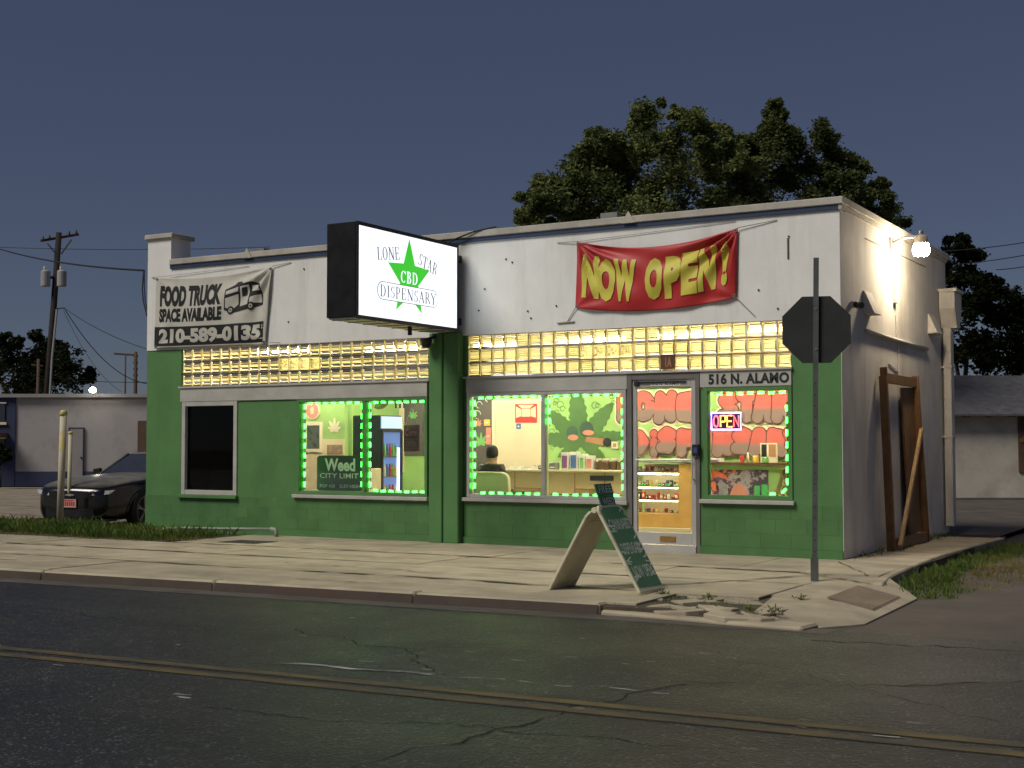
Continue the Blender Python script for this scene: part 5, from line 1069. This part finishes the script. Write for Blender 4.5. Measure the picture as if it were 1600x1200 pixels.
# stations: y, half width, bottom, shoulder, top
ST = [(-.97, .42, .24, .60, .70), (-.91, .68, .18, .68, .78), (-.74, .81, .16, .75, .86), (-.45, .88, .16, .80, .91), (0, .92, .16, .85, .955), (.45, .93, .17, .88, .985), (.95, .92, .17, .90, 1.01), (1.6, .92, .17, .92, 1.01), (2.3, .93, .17, .94, 1.02), (2.85, .94, .17, .96, 1.03), (3.3, .92, .2, .96, 1.03), (3.65, .86, .28, .93, 1.02), (3.8, .72, .36, .86, .97)]
b = MB(); rows_ = []
for y, w, zb, zs, zt in ST:
    half = [(0, zb), (w*.8, zb), (w*.97, zb+.09), (w, (zb+zs)/2), (w*.985, zs), (w*.90, zs+(zt-zs)*.6), (w*.62, zt-.005), (0, zt+.012)]
    ring = [(x, y, z) for x, z in half]+[(-x, y, z) for x, z in half[-2:0:-1]]; rows_.append(ring)
n_ = len(rows_[0])
for ring in rows_: b.v += ring
for i_ in range(len(rows_)-1):
    for k in range(n_): b.f.append((i_*n_+k, i_*n_+(k+1) % n_, (i_+1)*n_+(k+1) % n_, (i_+1)*n_+k))
b.f.append(tuple(range(n_))); b.f.append(tuple((len(rows_)-1)*n_+k for k in reversed(range(n_))))
body = b.build('body', 'car_paint', car, smooth=True, local=True); md = body.modifiers.new('s', 'SUBSURF'); md.levels = 1; md.render_levels = 2
# cabin
CB = [(1.15, .74, .98, 1.0), (1.85, .62, .97, 1.36), (2.3, .62, .97, 1.40), (2.8, .60, .98, 1.36), (3.45, .66, .98, 1.02)]
b = MB()
for y, w, z0_, z1_ in CB: b.v += [(.80, y, z0_), (w, y, z1_), (-w, y, z1_), (-.80, y, z0_)]
for i_ in range(len(CB)-1):
    for k in range(3): b.f.append((i_*4+k, i_*4+k+1, (i_+1)*4+k+1, (i_+1)*4+k))
cab = b.build('windows', mat('car_glass', (.03, .035, .05), .12, .1, 3, 60, 0, spec=.6), car, local=True)
b = MB(); b.quad((.63, 1.84, 1.365), (.63, 2.3, 1.41), (-.63, 2.3, 1.41), (-.63, 1.84, 1.365)); b.quad((.63, 2.3, 1.41), (.61, 2.81, 1.368), (-.61, 2.81, 1.368), (-.63, 2.3, 1.41)); b.build('roof', 'car_paint', car, local=True)
for s_ in (-1, 1):
    MB().bar((s_*.80, 1.15, .98), (s_*.62, 1.85, 1.37), .05, .03).build('pillar', 'car_paint', car, local=True)
    MB().prism([(0, 0), (.16, .02), (.17, .12), (.03, .14)], (s_*.93, 1.35, .95), (s_, 0, 0), (0, 0, 1), (0, 1, 0), .09).build('mirror', 'car_paint', car, local=True)
    h_ = MB().prism([(.44, .635), (.74, .66), (.82, .735), (.48, .71)], (0, -1.10, 0), (s_, 0, 0), (0, .30, 1), (0, 1, 0), .05)
    h_.v = [(x, y+max(0, abs(x)-.42)*.35-.06, z) for x, y, z in h_.v]; h_.build('headlight', mat('headlight', (.55, .54, .5), .2, .3, 20, 60, 0, metal=.3), car, local=True)
    for y_ in (0, 2.8):
        wh = empty('wheel', (0, 0, 0)); wh.parent = car; wh.location = (s_*.835, y_, .335)
        MB().lathe([(.24, 0), (.25, -.11), (.31, -.115), (.335, -.08), (.335, .08), (.31, .115), (.25, .11), (.24, .0)], (0, 0, 0), 28, 'x', cap=False).build('tyre', 'rubber', wh, local=True, smooth=False)
        rm_ = MB().lathe([(.245, .113), (.262, .118), (.262, .108), (.240, .09)], (0, 0, 0), 28, 'x', cap=False); rm_.v = [(x*s_, y, z) for x, y, z in rm_.v]
        rimm = mat('rim', (.28, .27, .26), .35, .1, 6, 60, 0, metal=.7)
        MB().lathe([(.235, .07*s_), (.235, .075*s_)], (0, 0, 0), 24, 'x').build('brake', 'black', wh, local=True)
        for k in range(5):
            for d_ in (-.11, .11):
                a_ = k*2*math.pi/5+.3; rm_.bar((s_*.108, .05*math.cos(a_), .05*math.sin(a_)), (s_*.108, .25*math.cos(a_+d_), .25*math.sin(a_+d_)), .022, .02, up=(1, 0, 0))
        rm_.lathe([(.05, .10*s_), (.045, .118*s_)], (0, 0, 0), 12, 'x'); rm_.build('rim', rimm, wh, local=True)
        MB().lathe([(.36, .0), (.375, .02*s_), (.385, .0)], (s_*.095-.0, 0, 0), 28, 'x', cap=False).build('arch', 'black', wh, local=True)
MB().box(-.44, .44, -.965, -.90, .60, .68).build('grille', 'black', car, local=True); MB().box(-.50, .50, -.972, -.90, .25, .40).build('lower_grille', 'black', car, local=True)
MB().prism([(-.78, .17), (.78, .17), (.76, .21), (-.76, .21)], (0, -.93, 0), (1, 0, 0), (0, 0, 1), (0, 1, 0), .3).build('splitter', 'black', car, local=True)
MB().prism([(-.09, -.012), (-.03, -.012), (-.025, -.022), (.03, -.022), (.035, -.012), (.09, -.012), (.10, .012), (.035, .012), (.03, .022), (-.025, .022), (-.03, .012), (-.08, .012)], (0, -.972, .645), (1, 0, 0), (0, 0, 1), (0, -1, 0), .01).build('emblem', mat('emblem_gold', (.5, .46, .34), .3, .1, 5, 60, 0, metal=.6), car, local=True)
lp = MB().box(-.155, .155, -.998, -.988, .42, .57).build('number_plate', 'plate', car, local=True)
for k in range(6): MB().box(-.125+k*.044, -.095+k*.044, -1.001, -.998, .45, .52).build('plate_character', 'red', lp, local=True)
MB().box(-.1, .1, -1.001, -.998, .535, .552).build('plate_heading', 'red', lp, local=True)

# ------------------------------------------------------------------ steel posts at the drive
bo_ = empty('steel_post', (-2.55, .52, -.05), label='tall peeling yellow steel post in the grass by the parked car', cat='post')
MB().tube([(-2.60, .52, -.08), (-2.52, .5, 1.98)], .060, 14).build('pipe', 'bollard_yellow', bo_, smooth=True); MB().lathe([(.066, -.06), (.066, .0), (.05, .03), (.02, .045)], (-2.52, .5, 1.98), 14).build('cap', mat('cap_yellow', (.52, .46, .17), .6, .1, 4), bo_, smooth=True)
b2_ = empty('thin_post', (-2.85, .95, -.1), label='thinner pale post just behind the tall yellow post', cat='post')
MB().tube([(-2.86, .95, -.15), (-2.84, .95, 1.62)], .036, 10).build('pipe', 'bollard_yellow', b2_, smooth=True); MB().lathe([(.05, -.02), (.05, .0), (.02, .02)], (-2.84, .95, 1.63), 10).build('cap', 'cap_yellow', b2_)

# ------------------------------------------------------------------ buildings behind
def framed(name, px, depth, z, label, cat): return empty(name, at(px, depth, z), YAW, label, cat)
d_ = 50.; s_ = d_/FPX
lb_ = framed('warehouse', 130, d_, -.12, 'low grey building with blue base across the parking lot', 'building')
X = lambda px: (px-130)*s_
Z = lambda py: CAM.z+d_*(695.2-py)/FPX+.12
def bx(name, m_, x0, x1, y0, y1, z0, z1, parent=lb_): return MB().box(x0, x1, y0, y1, z0, z1).build(name, m_, parent, local=True)
bx('wall', 'far_wall', X(25), X(330), 0, 9, .02, Z(618)); bx('base_band', 'far_blue', X(20), X(330), -.04, 0, 0, Z(736)); bx('roof', 'roof_grey', X(-160), X(340), -.15, 9.5, Z(618), Z(615.5))
bx('fascia', mat('fascia', (.24, .235, .24), .8, .1, 2), X(-160), X(340), -.2, -.15, Z(620.5), Z(615)); bx('blue_wall', 'far_blue', X(-160), X(25), -.06, 9, .0, Z(618))
dd = bx('door', mat('far_door', (.24, .225, .225), .8, .1, 2), X(110), X(131), -.07, 0, .02, Z(669)); MB().box(X(131), X(132.5), -.08, 0, .02, Z(668)).box(X(108.5), X(110), -.08, 0, .02, Z(668)).box(X(108.5), X(132.5), -.08, 0, Z(669), Z(667.5)).build('casing', 'far_blue', dd, local=True)
MB().box(X(128), X(129.5), -.10, -.07, Z(716), Z(713)).build('handle', 'black', dd, local=True)
bx('boarded_window', 'pole_wood2', X(216), X(232), -.05, 0, Z(709), Z(657)); bx('board_sill', 'brown_sign', X(215), X(233), -.09, 0, Z(713), Z(709))
for y0, y1 in ((630, 660), (685, 718)):
    wnd = bx('window', 'car_glass', X(-4), X(9), -.1, -.05, Z(y1), Z(y0)); MB().box(X(-6), X(12), -.14, -.05, Z(y1+3), Z(y1-1)).box(X(-6), X(11), -.12, -.05, Z(y0), Z(y0-2)).build('frame', 'cream2', wnd, local=True)
bx('awning', 'brown_sign', X(-40), X(14), -.9, -.06, Z(683), Z(676))
rl = framed('roof_lamp', 146, d_-.6, Z(615)-.12, 'glaring white lamp on the roof edge of the low grey building', 'lamp')
MB().box(-.05, .05, -.03, .03, -.05, .10).build('bracket', 'black', rl, local=True); MB().lathe([(.03, .02), (.11, .05), (.13, .12), (.08, .2), (.02, .22)], (0, -.12, 0), 12).build('globe', emit('roof_lamp_glow', (1, .92, .75), 45), rl, local=True, smooth=True)
d2 = 35.; s2 = d2/FPX
rb_ = framed('cottage', 1560, d2, -.1, 'low white stucco cottage with grey roof behind the shop', 'building')
X2 = lambda px: (px-1560)*s2
Z2 = lambda py: CAM.z+d2*(695.2-py)/FPX+.1
MB().box(X2(1420), X2(1760), 0, 6, 0, Z2(646)).build('wall', 'far_white', rb_, local=True); MB().box(X2(1420), X2(1760), -.03, 0, 0, .12).build('base_course', 'roof_grey', rb_, local=True)
b = MB(); b.quad((X2(1400), -.35, Z2(648)), (X2(1780), -.35, Z2(648)), (X2(1780), 3, Z2(648)+1.15), (X2(1400), 3, Z2(648)+1.15)); b.quad((X2(1400), 6.35, Z2(648)), (X2(1780), 6.35, Z2(648)), (X2(1780), 3, Z2(648)+1.15), (X2(1400), 3, Z2(648)+1.15))
b.quad((X2(1400), -.35, Z2(648)-.05), (X2(1780), -.35, Z2(648)-.05), (X2(1780), -.35, Z2(648)), (X2(1400), -.35, Z2(648))); b.build('roof', mat('roof_shingle', (.085, .083, .09), .9, .3, 5, 30, .6), rb_, local=True)
for k in range(12): MB().box(X2(1470)+k*.58, X2(1470)+k*.58+.09, -.32, 0, Z2(652), Z2(647)).build('rafter_end', 'brown_sign', rb_, local=True)
wd_ = MB().box(X2(1590), X2(1640), -.05, 0, Z2(738), Z2(652)).build('boarded_window', 'pole_wood2', rb_, local=True); MB().bar((X2(1592), -.06, Z2(690)), (X2(1638), -.06, Z2(660)), .03, .1).build('plank', 'wood', wd_, local=True)
sh = framed('rear_shed', 1545, 44, -.1, 'dark shed roof peeping over the cottage ridge', 'shed')
MB().box(-2.2, 1.4, 0, 3, 0, 3.4).build('wall', 'roof_grey', sh, local=True); MB().box(-2.4, 1.6, -.2, 3.2, 3.4, 3.75).build('roof', 'roof_shingle', sh, local=True)

# ------------------------------------------------------------------ poles and wires
def pole(name, px, depth, top_py, base_px, r, label, m_='pole_wood'):
    b_ = at(base_px, depth, -.1); t_ = at(px, depth, hz(top_py, depth)); e_ = empty(name, b_, 0, label, 'utility pole')
    MB().tube([b_, t_], r*1.15, 10, r*.8).build('shaft', m_, e_, smooth=True); return e_, b_, t_
up, b0_, t0_ = pole('utility_pole', 88, 58, 361, 66, .15, 'tall leaning wooden utility pole with two transformers')
P58 = lambda px, py, dd=58: at(px, dd, hz(py, dd))
MB().bar(P58(60, 374, 57.5), P58(118, 364, 60), .09, .11).build('crossarm', 'pole_wood2', up); MB().bar(P58(70, 378), P58(84, 395), .05).bar(P58(108, 372), P58(92, 395), .05).build('brace', 'pole_wood2', up)
for px, py in ((63, 371), (73, 369), (104, 363), (115, 361)): MB().lathe([(.04, -.1), (.06, 0), (.03, .12)], P58(px, py), 8).build('insulator', 'galv_dark', up)
for px in (68, 93.5):
    tr_ = MB().lathe([(.19, -.36), (.2, -.32), (.2, .28), (.16, .33), (.04, .36)], P58(px, 433, 57.7), 14).build('transformer', 'transformer', up, smooth=False)
    MB().lathe([(.03, .33), (.05, .42), (.02, .52)], P58(px-2, 433, 57.7), 8).build('bushing', 'cream2', tr_)
MB().bar(P58(64, 432), P58(97, 432), .08, .12).build('transformer_arm', 'galv_dark', up); MB().tube([P58(86.5, 482, 57.6), P58(80, 560, 57.6), P58(77.5, 618, 57.6)], .05, 6).build('riser_pipe', 'transformer', up)
MB().bar(P58(80, 482), P58(99, 480), .05).build('service_bracket', 'galv_dark', up)
p2, _, _ = pole('small_pole', 59, 66, 560, 58, .09, 'short distant pole with a small crossarm in front of the left trees', 'pole_wood2'); MB().bar(at(48, 66, hz(569, 66)), at(66, 66, hz(571, 66)), .06).build('crossarm', 'pole_wood2', p2)
p3, _, _ = pole('steel_pole', 211, 70, 549, 211, .11, 'far reddish lattice pole just left of the shop corner', 'pole_wood2'); 
for k in range(5): MB().bar(at(207.5, 70, hz(556+10*k, 70)), at(214.5, 70, hz(556+10*k, 70)), .05, .1).build('rung', 'pole_wood', p3)
p4, _, _ = pole('sign_gantry', 195, 70, 552, 195, .05, 'far thin post with a long side arm near the lattice pole', 'pole_wood2'); MB().bar(at(177, 70, hz(552, 70)), at(208, 70, hz(554, 70)), .07, .1).build('arm', 'pole_wood2', p4)
def wire(a, b_, sag, r=.016, label='', n=14):
    e_ = empty('overhead_wire', a, 0, label, 'wire', 'overhead wires'); rope(a, b_, e_, r, sag, 'strand', 'wire', n)
wire(at(-60, 52, hz(366, 52)), at(222, 28, hz(421, 28)), .25, .022, 'thick service wire dropping from upper left to the shop corner')
ed = empty('service_loop', at(222, 28, hz(421, 28)), 0, 'black cable loop hanging down the left end of the shop', 'cable')
MB().tube([at(222, 28, hz(421, 28)), at(220, 27.5, hz(450, 27.5)), at(222, 27, hz(470, 27)), at(228, 26, hz(493, 26)), (0, .3, hz(505, 24))], .014, 6).tube([at(223, 28, hz(421, 28)), at(223, 27.5, hz(445, 27.5)), at(225, 27, hz(470, 27)), at(231, 26, hz(495, 26))], .012, 6).build('cable', 'wire', ed)
wire(at(-80, 58, hz(381, 58)), at(420, 58, hz(384, 58)), .15, .013, 'thin horizontal wire crossing the utility pole top')
wire(P58(98, 480), at(300, 40, hz(563, 40)), .3, .014, 'wire running right and down from the pole bracket')
wire(P58(99, 482), at(240, 62, hz(600, 62)), .8, .018, 'sagging bundle falling from the pole bracket behind the low building')
wire(P58(97, 484), at(190, 56, hz(612, 56)), .5, .011, 'thin wire falling steeply to the low building roof')
wire(at(-60, 58, hz(566, 58)), at(260, 62, hz(596, 62)), .3, .013, 'low wire crossing in front of the left trees')
for k, (a_, b_) in enumerate((((1470, 392), (1700, 360)), ((1470, 415), (1700, 378)), ((1560, 421), (1700, 392)))): wire(at(a_[0], 46, hz(a_[1], 46)), at(b_[0], 40, hz(b_[1], 40)), .1, .015, ('top', 'middle', 'lowest')[k]+' of the three wires over the dark trees on the right')

# ------------------------------------------------------------------ trees
def foliage_mat(name, dark, light):
    m = bpy.data.materials.new(name); m.use_nodes = True; nt = m.node_tree; nt.nodes.clear(); MATS[name] = m
    o = nt.nodes.new('ShaderNodeOutputMaterial'); d = nt.nodes.new('ShaderNodeBsdfDiffuse'); t = nt.nodes.new('ShaderNodeBsdfTranslucent'); x = nt.nodes.new('ShaderNodeMixShader'); x.inputs[0].default_value = .25
    c = _mix(nt, _ramp(nt, _noise(nt, _pos(nt), 1.1, 3), .35, .65), dark, light); c = _mix(nt, _ramp(nt, _noise(nt, _pos(nt), 14, 2), .3, .7, 0, .5), c, tuple(q*.4 for q in dark))
    nt.links.new(c, d.inputs[0]); nt.links.new(c, t.inputs[0]); nt.links.new(d.outputs[0], x.inputs[1]); nt.links.new(t.outputs[0], x.inputs[2]); nt.links.new(x.outputs[0], o.inputs[0])
foliage_mat('foliage', (.08, .11, .042), (.27, .30, .11)); foliage_mat('foliage_unlit', (.010, .014, .007), (.024, .030, .013)); foliage_mat('foliage_left', (.016, .022, .012), (.04, .05, .022))  # the darkest set paints in the missing light on the right-hand trees
foliage_mat('grass_blade', (.065, .13, .03), (.20, .24, .065)); foliage_mat('dry_lit_grass', (.17, .15, .045), (.30, .25, .09))
def tree(name, label, base, blobs, m_, leaf=.15, per=110, clumps=9, trunk_r=.22, seed=1, flat_=.85, inner=False):
    r = random.Random(seed); e_ = empty(name, base, 0, label, 'tree', None); vs, fs = [], []
    cen = sum((Vector(b_[0]) for b_ in blobs), Vector())/len(blobs)
    fork = Vector((base[0], base[1], base[2]+(cen.z-base[2])*.42)); tm = MB()
    tm.tube([Vector(base), Vector(base).lerp(fork, .5)+Vector((r.uniform(-.1, .1), r.uniform(-.1, .1), 0)), fork], trunk_r, 10, trunk_r*.75)
    for i_, (c_, rad) in enumerate(blobs):
        c_ = Vector(c_)
        if i_ % 2 == 0 and rad > .45: c2_ = fork.lerp(c_, .8); tm.tube([fork, fork.lerp(c_, .5)+Vector((r.uniform(-.3, .3), r.uniform(-.3, .3), .1)), c2_], trunk_r*.38, 6, .015)
        for k in range(clumps):
            d = Vector((r.gauss(0, 1), r.gauss(0, 1), r.gauss(0, 1)*flat_)).normalized(); cc_ = c_+d*rad*(r.uniform(.1, 1.0) if inner else r.uniform(.45, 1.0)); cr = rad*r.uniform(.28, .5)
            for j in range(per):
                p = cc_+Vector((r.gauss(0, .6), r.gauss(0, .6), r.gauss(0, .5)))*cr
                a = Vector((r.gauss(0, 1), r.gauss(0, 1), r.gauss(0, .6))).normalized(); q = a.cross(Vector((r.gauss(0, 1), r.gauss(0, 1), r.gauss(0, 1)))).normalized(); l = leaf*r.uniform(.6, 1.3); n = len(vs)
                vs += [p-a*l*.5, p+q*l*.24, p+a*l*.5, p-q*l*.24]; fs.append((n, n+1, n+2, n+3))
    tm.build('trunk', 'bark', e_, smooth=True)
    b_ = MB(); b_.v = vs; b_.f = fs; me = bpy.data.meshes.new('crown'); inv = Vector(e_.location); me.from_pydata([tuple(Vector(v)-inv) for v in vs], [], fs); o = bpy.data.objects.new('crown', me); COL.objects.link(o); o.parent = e_; me.materials.append(MATS[m_]); return e_
def blobs_px(lst, depth, dj, seed):
    r = random.Random(seed); out = []; ext = []
    for px, py, pr in lst:
        for q in range(3): a = r.uniform(0, 6.28); ext.append((px+math.cos(a)*pr*r.uniform(.7, 1.15), py-abs(math.sin(a))*pr*r.uniform(.4, 1.05), pr*r.uniform(.28, .5)))
    for px, py, pr in list(lst)+ext:
        d = depth+r.uniform(-dj, dj); out.append((at(px, d, hz(py, d)), pr*d/FPX))
    return out
dp = 33
L1 = [(835, 318, 28), (868, 292, 30), (880, 330, 40), (905, 262, 34), (912, 310, 45), (930, 222, 22), (950, 225, 26), (940, 255, 42), (965, 235, 30), (965, 300, 55), (985, 240, 42), (1018, 172, 24), (1020, 215, 38), (1040, 265, 58), (1075, 180, 26), (1075, 225, 44), (1095, 290, 50), (1118, 225, 26), (1130, 262, 38), (1000, 330, 50), (1060, 325, 50), (1150, 320, 45), (905, 345, 40), (955, 345, 45), (835, 345, 25), (1000, 190, 18), (1100, 200, 22), (1140, 235, 28), (1155, 275, 40), (860, 320, 34), (925, 285, 40)]
L2 = [(1165, 232, 24), (1180, 240, 28), (1215, 178, 15), (1214, 160, 10), (1212, 200, 20), (1205, 235, 36), (1195, 290, 48), (1250, 225, 34), (1255, 280, 55), (1290, 215, 26), (1305, 245, 34), (1300, 300, 45), (1328, 275, 28), (1340, 310, 32), (1385, 286, 9), (1372, 300, 14), (1375, 330, 30), (1395, 350, 26), (1240, 335, 45), (1340, 345, 36), (1165, 270, 28), (1175, 315, 36)]
tree('live_oak', 'broad leafy tree behind the shop roof, left of the darker one', at(985, dp, -.1), blobs_px(L1, dp, 1.6, 2), 'foliage', .11, 110, 12, .3, 3, inner=True)
foliage_mat('foliage_shaded', (.05, .068, .027), (.16, .19, .068))  # darker copy of the same leaves, shade of the right crown painted in
tree('live_oak', 'darker leafy tree with a tall tuft behind the right end of the roof', at(1265, dp+2, -.1), blobs_px(L2, dp+2, 1.6, 4), 'foliage_shaded', .11, 110, 12, .28, 5, inner=True)
L3 = [(5, 535, 16), (15, 560, 30), (40, 575, 34), (70, 540, 22), (72, 575, 34), (100, 565, 26), (118, 590, 24), (90, 600, 34), (20, 600, 36), (55, 605, 34), (-20, 560, 30), (-30, 590, 36)]
tree('street_tree', 'dim bushy tree behind the low grey building', at(50, 72, -.1), blobs_px(L3, 72, 2, 6), 'foliage_left', .26, 45, 8, .3, 7)
L4 = [(1500, 385, 20), (1515, 400, 22), (1490, 430, 30), (1520, 450, 34), (1500, 490, 36), (1490, 540, 40), (1535, 500, 36), (1530, 560, 44)]
L5 = [(1555, 455, 22), (1575, 470, 24), (1545, 440, 14), (1600, 500, 34), (1580, 520, 40), (1610, 555, 40), (1565, 575, 42), (1630, 520, 50), (1650, 570, 60)]
tree('dark_tree', 'nearly black tree beyond the downspout, nearer the shop', at(1505, 47, -.1), blobs_px(L4, 47, 1.5, 8), 'foliage_unlit', .2, 50, 9, .25, 9)
tree('dark_tree', 'nearly black tree at the right edge of the picture', at(1600, 49, -.1), blobs_px(L5, 49, 1.5, 10), 'foliage_unlit', .2, 50, 9, .25, 11)
sb_ = tree('roadside_shrub', 'small dark shrub before the blue wall at the left edge', at(2, 48, -.1), blobs_px([(0, 705, 12), (-8, 718, 14), (6, 715, 9)], 48, .3, 12), 'foliage_left', .14, 60, 6, .05, 13); sb_['category'] = 'shrub'

# ------------------------------------------------------------------ grass and weeds
def grass(name, label, poly, n, h0, h1, m_, zf, seed, dens=None):
    r = random.Random(seed); vs, fs = [], []; xs_ = [p[0] for p in poly]; ys_ = [p[1] for p in poly]
    def inside(x, y):
        c_ = False; j = len(poly)-1
        for i_ in range(len(poly)):
            (xi, yi), (xj, yj) = poly[i_], poly[j]
            if (yi > y) != (yj > y) and x < (xj-xi)*(y-yi)/(yj-yi)+xi: c_ = not c_
            j = i_
        return c_
    k = 0
    while k < n:
        cx0, cy0 = r.uniform(min(xs_), max(xs_)), r.uniform(min(ys_), max(ys_))
        if not inside(cx0, cy0): continue
        hh = r.uniform(h0, h1)*r.choice([.6, .8, 1, 1, 1.2])
        for j in range(14):
            x, y = cx0+r.gauss(0, .07), cy0+r.gauss(0, .07); h = hh*r.uniform(.5, 1.2); a = r.uniform(0, 6.28); w = r.uniform(.004, .009); ln = r.uniform(.1, .7)*h; z = zf(x, y)
            q = len(vs); vs += [(x-w*math.sin(a), y+w*math.cos(a), z), (x+w*math.sin(a), y-w*math.cos(a), z), (x+math.cos(a)*ln*.4, y+math.sin(a)*ln*.4, z+h*.65), (x+math.cos(a)*ln, y+math.sin(a)*ln, z+h)]; fs.append((q, q+1, q+2)); fs.append((q+2, q+3, q))
        k += 1
    me = bpy.data.meshes.new(name); me.from_pydata(vs, [], fs); o = bpy.data.objects.new(name, me); COL.objects.link(o); me.materials.append(MATS[m_]); tag(o, label, 'grass', None, 'stuff'); return o
def zl(x, y): return -.03 if y < .05 else -.10
bank = MB(); bank.prism([(-20, -2.9), (-6, -1.3), (-1.2, -1.55), (2.0, -1.83), (2.3, -1.0), (2.3, -.03), (0, -.03), (0, .5), (-20, .8)], (0, 0, -.12), (1, 0, 0), (0, 1, 0), (0, 0, 1), .115); bank = bank.build('grass_verge', 'dirt'); tag(bank, kind='structure')
grass('grass', 'rough green grass along the left end of the shop and the parked car', [(-9, -1.15), (-4, -1.2), (-1.2, -1.45), (1.9, -1.75), (2.2, -1.0), (2.2, -.3), (0, -.1), (0, .45), (-2.3, .5), (-9, .35)], 1500, .05, .15, 'grass_blade', lambda x, y: -.006, 1)
grass('dry_lit_grass', 'stray dry grass spilling over the edge of the pavement', [(-6, -1.75), (-1.2, -1.95), (1.9, -2.05), (2.5, -1.7), (2.5, -.9), (1.5, -1.4), (-1.2, -1.35), (-6, -1.1)], 160, .02, .06, 'dry_lit_grass', lambda x, y: -.006, 8)
grass('dry_lit_grass', 'grass strip coloured pale yellow as if lit, left of the yellow post', [(-18, -1.6), (-4, -.5), (-3, .45), (-18, .6)], 700, .03, .07, 'dry_lit_grass', lambda x, y: -.006, 2)  # lamplight on this grass is put into its pale yellow colour
grass('grass', 'weedy grass outside the kerb beside the shop', [(12.68, -2.4), (13.35, -2.9), (13.5, -2.0), (13.15, -1.0), (13.0, .5), (13.1, 2.5), (14.2, 4.5), (13.0, 5.4), (12.62, 4.0), (12.58, 1.0)], 430, .04, .12, 'grass_blade', lambda x, y: -.12+.001*y, 3)
grass('dry_lit_grass', 'dry trampled grass on the dirt beside the corner', [(12.9, -2.2), (13.7, -1.6), (14.0, .2), (15.5, 4.2), (13.6, 4.6), (13.1, 1)], 260, .03, .08, 'dry_lit_grass', lambda x, y: -.12+.001*y, 4)
grass('grass', 'low grass at the far right behind the shop', [(13.2, 5.2), (17, 6), (18, 8.5), (13, 8.5)], 420, .05, .16, 'grass_blade', lambda x, y: -.115+.001*y, 5)
grass('grass', 'thin grass along the foot of the side wall', [(11.67, .2), (11.76, .2), (11.76, 5.7), (11.67, 5.7)], 46, .03, .08, 'grass_blade', lambda x, y: -.004, 6)
grass('grass', 'weeds growing out of the broken pavement', [(11.0, -4.75), (11.5, -4.45), (12.2, -4.5), (12.4, -5.2), (11.6, -5.3), (11.1, -5.35)], 150, .015, .055, 'grass_blade', lambda x, y: -.05, 7)
for k, (x, y, h) in enumerate(((12.5, -4.3, .05), (12.62, -5.35, .07), (12.42, -5.4, .06), (11.25, -4.55, .05), (11.75, -4.65, .05))):
    t = empty('weed', (x, y, -.02), label='small leafy weed '+('by the ramp joint', 'nearest the road at the ramp corner', 'left of the weed nearest the road', 'right beside the sandwich board foot', 'in the middle of the broken pavement')[k], cat='weed', group='weeds in the pavement')
    r = random.Random(k+40); b = MB(); b.tube([(x, y, -.03), (x+.01, y, h)], .004, 5); b.build('stem', 'grass_blade', t); b = MB()
    for j in range(60):
        a = r.uniform(0, 6.28); l = r.uniform(.02, .05); z0_ = h*r.uniform(.0, .6); d = Vector((math.cos(a), math.sin(a), r.uniform(.1, .8))).normalized(); q = d.cross(Vector((0, 0, 1))).normalized(); p = Vector((x+r.gauss(0, .035), y+r.gauss(0, .03), z0_-.01)); b.quad(p, p+d*l*.5+q*l*.2, p+d*l, p+d*l*.5-q*l*.2)
    b.build('leaves', 'grass_blade', t)
